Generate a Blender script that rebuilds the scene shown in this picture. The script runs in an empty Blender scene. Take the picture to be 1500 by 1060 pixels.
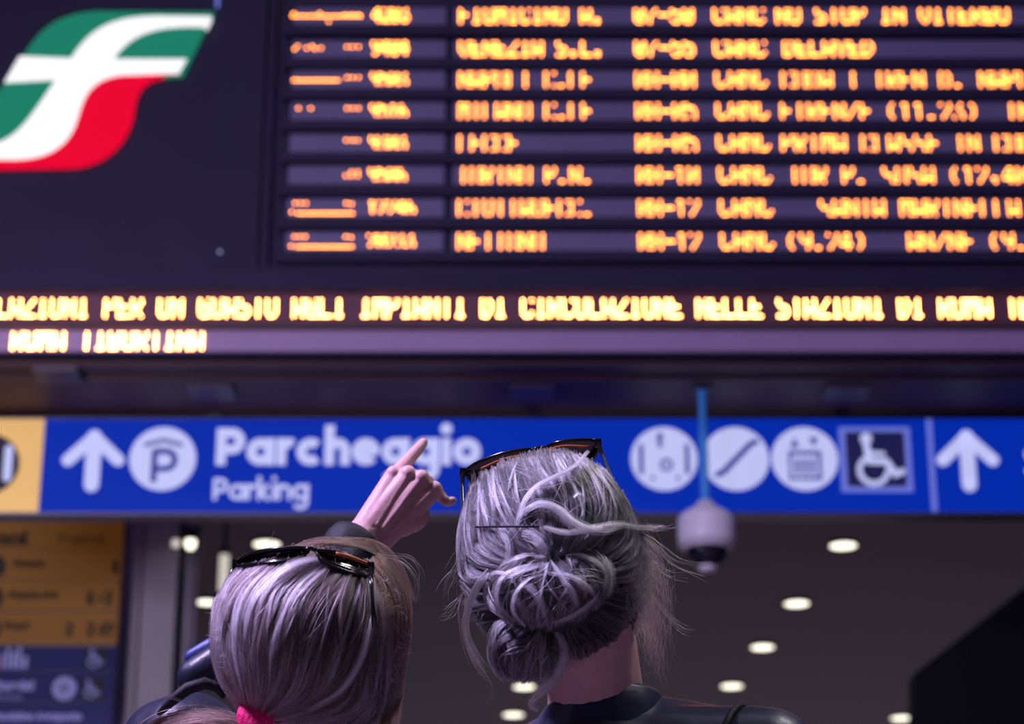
import bpy, bmesh, math, random
import numpy as np
from mathutils import Vector, Matrix

random.seed(7)
rng = np.random.default_rng(11)
C = bpy.context.scene.collection
SC = bpy.context.scene

# ------------------------------------------------------------------ camera
F = 3540.0
TH = math.radians(21.1)
CAMZ = 0.85
CT, ST = math.cos(TH), math.sin(TH)
cam_d = bpy.data.cameras.new('camera')
cam_d.sensor_width = 36.0
cam_d.lens = F / 1500.0 * 36.0
cam_d.clip_end = 300
cam_d.dof.use_dof = True
cam_d.dof.focus_distance = 2.72
cam_d.dof.aperture_fstop = 6.5
cam = bpy.data.objects.new('camera', cam_d)
cam.location = (0, 0, CAMZ)
cam.rotation_euler = (math.pi / 2 + TH, 0, 0)
C.objects.link(cam)
SC.camera = cam

# ------------------------------------------------------------------ world, lights, exposure
SC.view_settings.view_transform = 'Standard'
SC.view_settings.look = 'None'
SC.view_settings.gamma = 1.0
SC.view_settings.use_curve_mapping = False
SC.view_settings.exposure = 0.0
wd = bpy.data.worlds.new('world'); SC.world = wd; wd.use_nodes = True
bg = wd.node_tree.nodes['Background']
bg.inputs[0].default_value = (0.60, 0.50, 1.0, 1)
bg.inputs[1].default_value = 0.033


def area(name, loc, target, sx, sy, power, col):
    l = bpy.data.lights.new(name, 'AREA')
    l.shape = 'RECTANGLE'; l.size = sx; l.size_y = sy; l.energy = power; l.color = col
    o = bpy.data.objects.new(name, l)
    o.location = loc
    o.rotation_euler = (Vector(target) - Vector(loc)).to_track_quat('-Z', 'Y').to_euler()
    C.objects.link(o)
    return o


area('hall_or_fill_light', (-2.8, 1.6, 5.2), (-0.1, 2.65, 1.5), 0.55, 0.55, 500, (0.66, 0.54, 1.0))
area('hall_or_fill_light', (2.2, 3.1, 5.6), (0.1, 2.7, 1.5), 0.8, 0.8, 70, (0.97, 0.93, 0.98))
area('hall_or_fill_light', (-1.0, 3.5, 9.5), (-1.0, 9.9, 5.6), 5.0, 1.5, 115, (0.74, 0.66, 1.0))
side = area('hall_or_fill_light', (-4.2, 5.0, 3.1), (-2.4, 13.4, 3.9), 1.2, 0.8, 30, (0.95, 0.88, 1.0))  # added lamp out of view, there only to brighten the pillar
side.data.spread = math.radians(70)
area('ceiling_fill_light', (2.0, 30.0, 2.0), (0.0, 17.0, 5.2), 16.0, 3.0, 125, (0.94, 0.78, 1.0))  # unseen lamp added to brighten the ceiling; no shop front stands there


# ------------------------------------------------------------------ helpers
def lin(r, g, b):
    f = lambda c: (c / 255 / 12.92) if c / 255 <= 0.04045 else ((c / 255 + 0.055) / 1.055) ** 2.4
    return (f(r), f(g), f(b), 1.0)


def ray(px, py):
    a = (px - 750.0) / F
    b = (530.0 - py) / F
    return Vector((a, CT - b * ST, ST + b * CT))


def at(px, py, Y):
    d = ray(px, py)
    t = Y / d.y
    return Vector((d.x * t, Y, CAMZ + d.z * t))


def atz(px, py, Z):
    d = ray(px, py)
    t = (Z - CAMZ) / d.z
    return Vector((d.x * t, d.y * t, Z))


def mat(name, col, rough=0.5, metal=0.0, emit=0.0, ecol=None, noise=0.0, nscale=20.0, bump=0.0, spec=0.5, stretch=None):
    m = bpy.data.materials.new(name); m.use_nodes = True
    nt = m.node_tree; p = nt.nodes['Principled BSDF']
    p.inputs['Base Color'].default_value = col
    p.inputs['Roughness'].default_value = rough
    p.inputs['Metallic'].default_value = metal
    p.inputs['Specular IOR Level'].default_value = spec
    if emit:
        p.inputs['Emission Color'].default_value = ecol or col
        p.inputs['Emission Strength'].default_value = emit
    if noise or bump:
        tc = nt.nodes.new('ShaderNodeTexCoord'); mp = nt.nodes.new('ShaderNodeMapping')
        nz = nt.nodes.new('ShaderNodeTexNoise')
        nz.inputs['Scale'].default_value = nscale; nz.inputs['Detail'].default_value = 6
        if stretch: mp.inputs['Scale'].default_value = stretch
        nt.links.new(tc.outputs['Object'], mp.inputs[0]); nt.links.new(mp.outputs[0], nz.inputs['Vector'])
        if noise:
            mx = nt.nodes.new('ShaderNodeMix'); mx.data_type = 'RGBA'
            mx.inputs['A'].default_value = tuple(c * (1 - noise) for c in col[:3]) + (1,)
            mx.inputs['B'].default_value = tuple(min(1, c * (1 + noise)) for c in col[:3]) + (1,)
            nt.links.new(nz.outputs['Fac'], mx.inputs['Factor'])
            nt.links.new(mx.outputs['Result'], p.inputs['Base Color'])
        if bump:
            bp = nt.nodes.new('ShaderNodeBump'); bp.inputs['Strength'].default_value = bump
            bp.inputs['Distance'].default_value = 0.01
            nt.links.new(nz.outputs['Fac'], bp.inputs['Height']); nt.links.new(bp.outputs[0], p.inputs['Normal'])
    return m


def tag(o, label=None, cat=None, group=None, kind=None):
    if label: o['label'] = label
    if cat: o['category'] = cat
    if group: o['group'] = group
    if kind: o['kind'] = kind
    return o


def empty(name, loc):
    o = bpy.data.objects.new(name, None); o.location = loc; o.empty_display_size = 0.1
    C.objects.link(o); return o


def wpos(o):
    v = Vector((0, 0, 0))
    while o is not None:
        v += o.location; o = o.parent
    return v


def put(name, me, m, parent=None, smooth=False):
    """mesh given in world coordinates"""
    o = bpy.data.objects.new(name, me)
    if m is not None: me.materials.append(m)
    if parent is not None:
        o.parent = parent
        o.location = -wpos(parent)
    if smooth:
        for f in me.polygons: f.use_smooth = True
    C.objects.link(o)
    return o


class MB:
    def __init__(s): s.v = []; s.f = []

    def add(s, vs, fs):
        n = len(s.v); s.v += [tuple(v) for v in vs]; s.f += [tuple(i + n for i in f) for f in fs]

    def box(s, x0, x1, y0, y1, z0, z1, bev=0.0):
        if bev <= 0:
            vs = [(x, y, z) for z in (z0, z1) for y in (y0, y1) for x in (x0, x1)]
            s.add(vs, [(0, 2, 3, 1), (4, 5, 7, 6), (0, 1, 5, 4), (1, 3, 7, 5), (3, 2, 6, 7), (2, 0, 4, 6)])
        else:
            bm = bmesh.new(); bmesh.ops.create_cube(bm, size=1)
            for v in bm.verts:
                v.co = ((x0 + x1) / 2 + v.co.x * (x1 - x0), (y0 + y1) / 2 + v.co.y * (y1 - y0), (z0 + z1) / 2 + v.co.z * (z1 - z0))
            bmesh.ops.bevel(bm, geom=list(bm.edges), offset=bev, segments=2, affect='EDGES', profile=0.7)
            s.bm(bm)

    def bm(s, bm):
        bm.verts.ensure_lookup_table(); bm.verts.index_update()
        s.add([v.co[:] for v in bm.verts], [[v.index for v in f.verts] for f in bm.faces]); bm.free()

    def prism(s, poly, y0, y1):
        """poly: list of (x,z); a plate between y0 (front) and y1"""
        n = len(poly)
        a = sum(poly[i][0] * poly[(i + 1) % n][1] - poly[(i + 1) % n][0] * poly[i][1] for i in range(n))
        if a < 0: poly = poly[::-1]
        vs = [(x, y0, z) for x, z in poly] + [(x, y1, z) for x, z in poly]
        fs = [tuple(range(n)), tuple(range(2 * n - 1, n - 1, -1))]
        fs += [(i, i + n, (i + 1) % n + n, (i + 1) % n) for i in range(n)]
        s.add(vs, fs)

    def disc(s, cx, cz, r, y0, y1, n=24):
        s.prism([(cx + r * math.cos(2 * math.pi * k / n), cz + r * math.sin(2 * math.pi * k / n)) for k in range(n)], y0, y1)

    def ring(s, cx, cz, r, w, y0, y1, a0=0, a1=360, n=28, cap=False):
        pts = [(cx + r * math.cos(math.radians(a0 + (a1 - a0) * k / n)), cz + r * math.sin(math.radians(a0 + (a1 - a0) * k / n))) for k in range(n + 1)]
        s.stroke(pts, w, y0, y1, cap=cap)

    def stroke(s, pts, w, y0, y1, cap=False):
        n = len(pts); L = []; R = []
        for i in range(n):
            a = Vector(pts[max(i - 1, 0)]); b = Vector(pts[min(i + 1, n - 1)])
            closed = (Vector(pts[0]) - Vector(pts[-1])).length < 1e-7
            if closed and i in (0, n - 1): a = Vector(pts[-2]); b = Vector(pts[1])
            d = (b - a).normalized(); nn = Vector((-d.y, d.x))
            k = 1.0
            if 0 < i < n - 1:
                d1 = (Vector(pts[i]) - a).normalized(); k = 1 / max(0.5, abs(d1.dot(d)))
            p = Vector(pts[i]); L.append(p + nn * w / 2 * k); R.append(p - nn * w / 2 * k)
        for i in range(n - 1):
            s.prism([tuple(L[i]), tuple(R[i]), tuple(R[i + 1]), tuple(L[i + 1])], y0, y1)
        if cap:
            for p in (pts[0], pts[-1]): s.disc(p[0], p[1], w / 2, y0, y1, 12)

    def lathe(s, cx, cy, prof, n=32):
        m = len(prof); vs = []
        for r, z in prof:
            for k in range(n):
                a = 2 * math.pi * k / n; vs.append((cx + r * math.cos(a), cy + r * math.sin(a), z))
        fs = []
        for i in range(m - 1):
            for k in range(n):
                k2 = (k + 1) % n
                fs.append((i * n + k, i * n + k2, (i + 1) * n + k2, (i + 1) * n + k))
        s.add(vs, fs)

    def tube(s, pts, r, n=8):
        pts = [Vector(p) for p in pts]; m = len(pts); vs = []; up = Vector((0.13, 0.31, 0.94))
        rr = r if isinstance(r, (list, tuple)) else [r] * m
        for i, p in enumerate(pts):
            d = (pts[min(i + 1, m - 1)] - pts[max(i - 1, 0)]).normalized()
            x = d.cross(up).normalized(); y = d.cross(x)
            for k in range(n):
                a = 2 * math.pi * k / n; vs.append(p + (x * math.cos(a) + y * math.sin(a)) * rr[i])
        fs = [tuple(range(n)), tuple(range(m * n - 1, (m - 1) * n - 1, -1))]
        for i in range(m - 1):
            for k in range(n):
                k2 = (k + 1) % n
                fs.append((i * n + k2, i * n + k, (i + 1) * n + k, (i + 1) * n + k2))
        s.add(vs, fs)

    def mesh(s, name):
        me = bpy.data.meshes.new(name); me.from_pydata(s.v, [], s.f); me.update(); return me

    def build(s, name, m, parent=None, smooth=False):
        return put(name, s.mesh(name), m, parent, smooth)


FONT_PATH = bpy.utils.system_resource('DATAFILES', path='fonts') or ''
try:
    INTER = bpy.data.fonts.load(FONT_PATH + '/Inter.woff2')
except Exception:
    INTER = None


def text_mesh(txt, size, x, y, z, m, parent, name='lettering', align='LEFT', bold=0.0, sx=1.0):
    cu = bpy.data.curves.new('lettering', 'FONT'); cu.body = txt; cu.size = size
    cu.align_x = align; cu.offset = bold; cu.extrude = 0.002; cu.resolution_u = 3
    if INTER: cu.font = INTER
    t = bpy.data.objects.new('tmp', cu); C.objects.link(t)
    bpy.context.view_layer.update()
    me = bpy.data.meshes.new_from_object(t.evaluated_get(bpy.context.evaluated_depsgraph_get()))
    bpy.data.objects.remove(t); bpy.data.curves.remove(cu)
    me.transform(Matrix.Translation((x, y, z)) @ Matrix.Rotation(math.pi / 2, 4, 'X') @ Matrix.Diagonal((sx, 1, 1, 1)))
    me.materials.clear()
    return put(name, me, m, parent)


# ------------------------------------------------------------------ materials
M = {}
M['housing'] = mat('housing', (0.023, 0.018, 0.052, 1), 0.6, spec=0.2, noise=0.15, nscale=3)
M['housing_red_spill'] = mat('housing_red_spill', (0.075, 0.030, 0.036, 1), 0.6, noise=0.2, nscale=2)  # base reddened to hold the red spill of the ticker LEDs
M['plate'] = mat('plate', (0.085, 0.06, 0.09, 1), 0.5)
M['slot'] = mat('slot', (0.150, 0.128, 0.262, 1), 0.65, noise=0.12, nscale=6)
M['ticker_slot'] = mat('ticker_slot', (0.36, 0.24, 0.42, 1), 0.6, noise=0.1, nscale=4)
M['ticker_slot_dark'] = mat('ticker_slot_dark', (0.12, 0.04, 0.07, 1), 0.6, noise=0.1, nscale=4)
M['led'] = mat('led', (0.05, 0.03, 0.02, 1), 0.5, emit=13.0, ecol=(1.0, 0.265, 0.028, 1))
M['led_dim'] = mat('led_dim', (0.05, 0.03, 0.02, 1), 0.5, emit=5.0, ecol=(1.0, 0.40, 0.10, 1))
M['led_hot'] = mat('led_hot', (0.05, 0.03, 0.02, 1), 0.5, emit=62.0, ecol=(1.0, 0.33, 0.085, 1))
M['lit_white'] = mat('lit_white', (0.3, 0.3, 0.3, 1), 0.5, spec=0.15, emit=0.92, ecol=(1, 1, 1, 1))
M['lit_green'] = mat('lit_green', lin(10, 50, 40), 0.6, spec=0.12, emit=0.9, ecol=lin(24, 128, 102))
M['lit_red'] = mat('lit_red', lin(90, 0, 10), 0.6, spec=0.1, emit=0.95, ecol=lin(236, 0, 48))
M['sign_blue'] = mat('sign_blue', (0.001, 0.004, 0.04, 1), 0.6, spec=0.12, emit=0.8, ecol=lin(0, 46, 182))
M['sign_yellow'] = mat('sign_yellow', lin(190, 140, 60), 0.45, emit=0.75, ecol=lin(205, 170, 108))
M['sign_white'] = mat('sign_white', lin(90, 90, 120), 0.5, spec=0.15, emit=0.85, ecol=lin(200, 204, 252))
M['sign_navy'] = mat('sign_navy', lin(20, 24, 70), 0.45, emit=0.3, ecol=lin(40, 40, 110))
M['sign_mark'] = mat('sign_mark', lin(20, 24, 60), 0.5, spec=0.15, emit=0.9, ecol=lin(58, 62, 150))
M['sign_line'] = mat('sign_line', lin(100, 110, 200), 0.45, emit=0.7, ecol=lin(110, 125, 215))
M['frame_grey'] = mat('frame_grey', (0.12, 0.11, 0.16, 1), 0.4, metal=0.5)
M['dir_yellow'] = mat('dir_yellow', lin(134, 92, 40), 0.6, noise=0.1, nscale=5, emit=0.10, ecol=lin(190, 120, 40))
M['dir_blue'] = mat('dir_blue', lin(6, 9, 88), 0.6, noise=0.1, nscale=5, emit=0.06, ecol=lin(0, 20, 160))
M['dir_black'] = mat('dir_black', (0.015, 0.01, 0.01, 1), 0.6)
M['dir_brown'] = mat('dir_brown', lin(46, 24, 8), 0.6)
M['dir_white'] = mat('dir_white', lin(170, 170, 235), 0.6, emit=0.10, ecol=lin(150, 150, 230))
M['dir_red'] = mat('dir_red', lin(190, 110, 140), 0.6)
M['dir_dark'] = mat('dir_dark', lin(18, 20, 50), 0.6)
M['concrete'] = mat('concrete', lin(176, 164, 186), 0.55, noise=0.22, nscale=1.6, bump=0.1, stretch=(6, 6, 0.6))
M['dark_panel'] = mat('dark_panel', lin(126, 116, 140), 0.35, noise=0.2, nscale=2, stretch=(5, 5, 0.5))
M['ceiling'] = mat('ceiling', lin(116, 88, 104), 0.6, noise=0.18, nscale=0.9, stretch=(1, 4, 1))
M['floor'] = mat('floor', lin(130, 120, 125), 0.35, noise=0.15, nscale=2)
M['wall'] = mat('wall', lin(60, 52, 62), 0.7, noise=0.2, nscale=1.0)
M['wall_dark'] = mat('wall_dark', lin(44, 46, 62), 0.8)
M['lamp'] = mat('lamp', (1, 1, 1, 1), 0.5, emit=2.3, ecol=(1.0, 0.95, 0.74, 1))
M['lamp_soft'] = mat('lamp_soft', (1, 1, 1, 1), 0.5, emit=0.62, ecol=(1.0, 0.92, 0.80, 1))
M['lamp_ring'] = mat('lamp_ring', (0.2, 0.18, 0.18, 1), 0.4)
M['cam_white'] = mat('cam_white', lin(246, 240, 250), 0.35, emit=0.0)
M['cam_dome'] = mat('cam_dome', (0.01, 0.01, 0.025, 1), 0.06, spec=0.8)
M['pole_blue_cast'] = mat('pole_blue_cast', lin(75, 175, 255), 0.3)  # the sign's blue light is put into the pole's colour

# ------------------------------------------------------------------ setting
ZC = 5.5


def struct(name, mb, m):
    return tag(mb.build(name, m), kind='structure')


b = MB(); b.box(-16, 16, -6, 46, -0.2, 0); struct('floor', b, M['floor'])
b = MB(); b.box(-16, 16, 10.95, 46, ZC, ZC + 0.25); struct('ceiling', b, M['ceiling'])
b = MB(); b.box(-16, 16, 10.8, 10.95, 5.05, 10.5); struct('wall_front', b, M['wall'])
b = MB(); b.box(-16, 16, 45.7, 46, 0, ZC); struct('wall_back', b, M['wall'])
# pillar with clad faces on the left
PY = 13.45
pl = MB()
x0 = at(-60, 900, PY).x; x1 = at(258, 900, PY).x; x2 = at(284, 900, PY).x
tag(empty('pillar', (x1, PY, 0)), kind='structure')
pil = C.objects['pillar']
edges = [x0, x0 + (x1 - x0) * 0.62, x0 + (x1 - x0) * 0.83, x1]
for i in range(3):
    b = MB(); b.box(edges[i] + 0.006, edges[i + 1] - 0.006, PY, PY + 0.5, 0, ZC, 0.006); b.build('stone_panel', M['concrete'], pil)
b = MB(); b.box(x0, x1, PY + 0.03, PY + 0.47, 0, ZC); b.build('joint_core', M['wall_dark'], pil)
b = MB(); b.box(x1, x2, PY + 0.12, PY + 0.17, 0, ZC, 0.01); b.build('side_panel', M['dark_panel'], pil)
b = MB(); b.box(at(272, 900, PY + .1).x, at(277, 900, PY + .1).x, PY + 0.09, PY + 0.12, 0, ZC); b.build('metal_strip', M['concrete'], pil)
# dark sloping partition on the right
WY = 15.0
poly = [at(1340, 985, WY), at(1520, 845, WY), at(1900, 560, WY), at(1900, 1400, WY), at(1340, 1400, WY)]
b = MB(); b.prism([(p.x, min(p.z, ZC)) for p in poly], WY, WY + 0.25)
struct('wall_right', b, M['wall_dark'])

# ------------------------------------------------------------------ departure board
BY = 9.9
board = tag(empty('departure_board', (0, BY + 0.4, 4.70)),
            'huge dark departure board with orange LED rows and a lit flag-coloured logo', 'departure board')
zb = 4.70; zt = 8.2; XB = 6.2
b = MB(); b.box(-XB, XB, BY + 0.04, 10.72, zb, zt); b.build('housing', M['housing'], board)


def zat(py, Y=BY): return at(750, py, Y).z


def xat(px, py, Y=BY): return at(px, py, Y).x


# front fascia strips that leave the display openings recessed
xd0 = xat(400, 200)
b = MB(); b.box(-XB, xat(384, 200), BY, BY + 0.06, zat(392), zt); b.build('logo_panel', M['housing'], board)
b = MB(); b.box(xat(388, 200), xat(399, 200), BY - 0.01, BY + 0.06, zat(392), zt, 0.004); b.build('divider_post', M['housing'], board)
b = MB(); b.box(-XB, XB, BY - 0.015, BY + 0.06, zat(426), zat(392), 0.004); b.build('fascia_rail', M['housing'], board)
b = MB(); b.box(-XB, XB, BY - 0.005, BY + 0.06, zat(481), zat(471), 0.003); b.build('fascia_rail', M['housing_red_spill'], board)
b = MB(); b.box(-XB, XB, BY - 0.015, BY + 0.06, zb - 0.0, zat(516), 0.004); b.build('fascia_rail', M['housing'], board)
b = MB(); b.box(-XB, XB, BY + 0.06, 10.70, zb - 0.02, zb); b.build('underside', M['housing_red_spill'], board)
b = MB(); b.box(-XB, XB, 10.1, 10.14, zb - 0.035, zb - 0.02); b.build('underside_rib', M['housing_red_spill'], board)
for px, py in ((85, 548), (310, 572), (780, 572), (1240, 572)):
    p = atz(px, py, zb - 0.03)
    b = MB(); b.box(p.x - 0.1, p.x + 0.1, p.y - 0.09, p.y + 0.09, zb - 0.045, zb - 0.02, 0.006); b.build('cover_plate', M['plate'], board)

# dot matrix font
FD = {'(': '001C224100', ')': '0041221C00', ',': '0050300000', '-': '0808080808', '.': '0060600000', '/': '2010080402', "'": '0005030000',
      '0': '3E5149453E', '1': '00427F4000', '2': '4261514946', '3': '2141454B31', '4': '1814127F10', '5': '2745454539', '6': '3C4A494930',
      '7': '0171090503', '8': '3649494936', '9': '064949291E', 'A': '7E1111117E', 'B': '7F49494936', 'C': '3E41414122', 'D': '7F4141221C',
      'E': '7F49494941', 'F': '7F09090901', 'G': '3E4149497A', 'H': '7F0808087F', 'I': '00417F4100', 'J': '2040413F01', 'K': '7F08142241',
      'L': '7F40404040', 'M': '7F020C027F', 'N': '7F0408107F', 'O': '3E4141413E', 'P': '7F09090906', 'Q': '3E4151215E', 'R': '7F09192946',
      'S': '4649494931', 'T': '01017F0101', 'U': '3F4040403F', 'V': '1F2040201F', 'W': '3F4038403F', 'X': '6314081463', 'Y': '0708700807',
      'Z': '6151494543', ' ': '0000000000'}
HEX = [(math.cos(math.pi / 3 * k), math.sin(math.pi / 3 * k)) for k in range(6)]


def led_dots(pts, r, Y, parent, m, name='led_characters'):
    """pts: list of (x,z): small lit domes, one mesh"""
    vs, fs = [], []
    for x, z in pts:
        n = len(vs)
        vs += [(x + r * c, Y, z + r * s) for c, s in HEX] + [(x, Y - r * 0.6, z)]
        fs += [(n + k, n + (k + 1) % 6, n + 6) for k in range(6)]
    me = bpy.data.meshes.new(name); me.from_pydata(vs, [], fs)
    o = put(name, me, m, parent); o['kind'] = 'stuff'
    return o


def glyphs(txt, x, zc, hp, vp, rows):
    out = []; mid = (rows[0] + rows[-1]) / 2
    for ch in txt:
        cols = FD.get(ch, '0000000000')
        for c in range(5):
            v = int(cols[2 * c:2 * c + 2], 16)
            for r in rows:
                if v >> r & 1: out.append((x + c * hp, zc + (mid - r) * vp))
        x += 6 * hp
    return out


ROWS = [  # y centre, symbol dots (px), number, destination, time, info start px, info
    (22, [[(428 + 5 * k, 22) for k in range(21)], [(430, 18), (468, 18), (505, 20), (515, 20), (525, 20), (481, 30)]], '4203', 'FIUMICINO A.', '07-50', 1133, 'NO STOP IN VITERBO', range(1, 7)),
    (70, [[(431, 70), (436, 66), (449, 69), (457, 66), (461, 70), (470, 69)], [(508, 67), (516, 67), (525, 67)]], '9404', 'VENEZIA S.L.', '07-55', 1144, 'DELAYED', range(1, 7)),
    (115, [[(430 + 5 * k, 116) for k in range(14)], [(508, 112), (516, 112), (525, 112)]], '9503', 'NAPOLI C.LE', '08-00', 1141, 'CODA I TREN D. NAPOLI', range(1, 6)),
    (161, [[(437, 157), (455, 157)], [(508, 157), (516, 157), (525, 157)]], '9516', 'MILANO C.LE', '08-05', 1140, 'FIRENZE (11.23)  IN CODA', range(1, 6)),
    (208, [[], [(507, 204), (516, 204), (524, 204)]], '9303', 'LECCE', '08-05', 1141, 'PRIMA CLASSE IN CODA', range(1, 6)),
    (255, [[], [(506, 256), (515, 250), (524, 250), (524, 256), (515, 256)]], '9506', 'TORINO P.N.', '08-10', 1152, 'TOR P. SUSA (12,40)', range(1, 6)),
    (303, [[(432, 296), (440, 296), (448, 296), (507, 296), (515, 297)], [(427, 309)] + [(436 + 5 * k, 311) for k in range(17)]], '12246', 'CIVITAVECC.', '08-12', 1197, 'SANTA MARINELLA', range(1, 6)),
    (352, [[(431, 345), (439, 345), (447, 345), (506, 345), (514, 346)], [(426, 359)] + [(435 + 5 * k, 360) for k in range(17)]], '20233', 'NETTUNO', '08-12', 1148, '(9.24)   AN/NE (9.24)', range(1, 6)),
]
XD, XT, XC, XN, = xat(673, 208), xat(935, 208), xat(1053, 208), xat(543, 208)
for i, (yc, sym, num, dest, tim, ipx, info, rows) in enumerate(ROWS):
    zc = zat(yc)
    b = MB(); b.box(xat(424, 208), xat(651, 208), BY + 0.012, BY + 0.05, zc - 0.045, zc + 0.045)
    row = b.build('number_window', M['slot'], board)
    pts = [(xat(px, py), zat(py)) for grp in sym for px, py in grp]
    pts += glyphs(num, XN, zc + 0.004, 0.0072, 0.0118, rows)
    led_dots(pts, 0.0052, BY + 0.010, row, M['led'])
    b = MB(); b.box(xat(664, 208), XB, BY + 0.012, BY + 0.05, zc - 0.045, zc + 0.045)
    row = b.build('destination_window', M['slot'], board)
    rl = list(rows)
    vp = 0.064 / (len(rl) - 1)
    pts = glyphs(dest, XD, zc, 0.0094, vp, rl) + glyphs(tim, XT, zc, 0.0094, vp, rl) + glyphs('CANC', XC, zc, 0.0094 * 1.1, vp, [r + (7 - rl[-1]) - 1 for r in rl])
    pts += glyphs(info, xat(ipx + 6, yc), zc, 0.0101, vp, rl)
    led_dots(pts, 0.0053, BY + 0.010, row, M['led'])
    # dark separator rail between the rows
    b = MB(); b.box(xat(412, 208), XB, BY + 0.004, BY + 0.05, zc - 0.100, zc - 0.047, 0.003); b.build('row_rail', M['housing'], board)
zc = zat(450)
b = MB(); b.box(-XB, XB, BY + 0.012, BY + 0.05, zat(470), zat(427)); tk = b.build('ticker_window', M['ticker_slot_dark'], board)
pts = glyphs('CANCELLAZIONI PER UN GUASTO AGLI IMPIANTI DI CIRCOLAZIONE NELLE STAZIONI DI ROMA TERMINI',
             xat(154, 450) - 14 * 6 * 0.00995, zc, 0.00995, 0.0150, range(1, 7))
led_dots(pts, 0.0038, BY + 0.010, tk, M['led_hot'])
zc = zat(498)
b = MB(); b.box(-XB, XB, BY + 0.012, BY + 0.05, zat(515), zat(482)); tk = b.build('ticker_window', M['ticker_slot'], board)
pts = glyphs('DI ROMA TIBURTINA', xat(18, 498) - 3 * 6 * 0.01018, zc, 0.01018, 0.0140, range(1, 7))
led_dots(pts, 0.0038, BY + 0.010, tk, M['led_hot'])


# lit logo on the left panel (pixel outlines projected on the panel)
def smooth_path(segs, n=10):
    """segs: list of points; (x,y) corners or ('c',p1,p2,p3) cubic"""
    out = []
    for s in segs:
        if s[0] == 'c':
            p0 = Vector(out[-1]); p1, p2, p3 = map(Vector, s[1:])
            for k in range(1, n + 1):
                t = k / n
                out.append(tuple((1 - t) ** 3 * p0 + 3 * t * (1 - t) ** 2 * p1 + 3 * t * t * (1 - t) * p2 + t ** 3 * p3))
        else: out.append(s)
    return out


def logo(name, segs, m, dy):
    pts = smooth_path(segs)
    b = MB(); b.prism([(xat(x, y), zat(y)) for x, y in pts], BY - 0.03 - dy, BY + 0.001)
    return b.build(name, m, board)


logo('logo_green', [(34, 90), ('c', (58, 48), (82, 26), (140, 21)), (314, 22), (304, 40), (268, 114), (168, 120), (92, 121), (-30, 260), (-75, 242), (-60, 222)], M['lit_green'], 0.0)
logo('logo_red', [(266, 114), ('c', (222, 114), (203, 124), (198, 160)), ('c', (194, 205), (160, 247), (100, 248)), (-60, 250), (-60, 205), (60, 225), (130, 130), (160, 112)], M['lit_red'], 0.004)
logo('logo_white', [(311, 30), (304, 45), ('c', (232, 42), (194, 52), (168, 92)), (275, 92), (263, 113), (178, 116), ('c', (132, 122), (124, 150), (116, 178)),
                    ('c', (104, 222), (70, 238), (26, 239)), (-60, 239), (-60, 218), (-4, 215), ('c', (30, 206), (48, 175), (84, 122)), (9, 126), (31, 88), (106, 91),
                    ('c', (136, 44), (168, 30), (232, 29))], M['lit_white'], 0.010)
b = MB(); b.disc(xat(322, 369), zat(369), 0.006, BY - 0.006, BY + 0.01, 10); b.build('panel_glint', M['sign_white'], board)  # glowing disc stands in for a small white glint on the panel
b = MB(); p = at(319, 4, BY); b.box(p.x - 0.006, p.x + 0.006, BY - 0.02, BY + 0.01, p.z - 0.03, p.z + 0.2); b.build('edge_glint', M['sign_line'], board)  # glowing strip stands in for a blue-white glint

# ------------------------------------------------------------------ hanging blue and yellow sign
SY = 10.55
zs0, zs1 = at(750, 749, SY).z, at(750, 613, SY).z
sign = tag(empty('hanging_sign', (0, SY, zs1)), 'long blue overhead parking sign with a yellow end panel and white arrows', 'sign')


def sx(px, py=680): return at(px, py, SY).x


def sz(py): return at(750, py, SY).z


xa, xe = sx(61), sx(1361)
b = MB(); b.box(sx(-240), xa - 0.002, SY, SY + 0.12, zs0, zs1, 0.004); b.build('yellow_panel', M['sign_yellow'], sign)
b = MB(); b.box(xa, xe, SY, SY + 0.12, zs0, zs1, 0.004); bluep = b.build('blue_panel', M['sign_blue'], sign)
b = MB(); b.box(xe + 0.012, sx(1780), SY, SY + 0.12, zs0, zs1, 0.004); bluer = b.build('blue_panel', M['sign_blue'], sign)
b = MB(); b.box(xe, xe + 0.024, SY - 0.002, SY + 0.1, zs0 + 0.002, zs1 - 0.002); b.build('divider_line', M['sign_line'], sign)
b = MB(); b.box(sx(-240), sx(1780), SY + 0.005, SY + 0.115, zs0 - 0.012, zs0, 0.003); b.build('frame_rail', M['frame_grey'], sign)
b = MB(); b.box(sx(-240), sx(1780), SY + 0.005, SY + 0.115, zs1, zs1 + 0.012, 0.003); b.build('frame_rail', M['frame_grey'], sign)
for px in (-150, 310, 780, 1240, 1650):
    b = MB(); b.box(sx(px) - 0.03, sx(px) + 0.03, SY + 0.03, SY + 0.09, zs1 + 0.01, 4.679, 0.004); b.build('hanger', M['frame_grey'], sign)

U = 0.46 / 135  # one pixel on the sign
y0, y1 = SY - 0.006, SY + 0.002
y0b = SY - 0.010


def arrow(px, parent):
    b = MB(); cx = sx(px); zt_ = sz(640)
    b.stroke([(cx, zt_), (cx, sz(710))], 20 * U, y0, y1, cap=True)
    b.stroke([(cx, sz(640)), (cx - 34 * U, sz(674))], 17 * U, y0, y1, cap=True)
    b.stroke([(cx, sz(640)), (cx + 34 * U, sz(674))], 17 * U, y0, y1, cap=True)
    b.build('arrow', M['sign_white'], parent)


arrow(136, sign); arrow(1418, sign)


def roundel(px, r=45):
    b = MB(); b.disc(sx(px), sz(672), r * U, y0, y1, 40)
    return b.build('pictogram_disc', M['sign_white'], sign)


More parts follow.
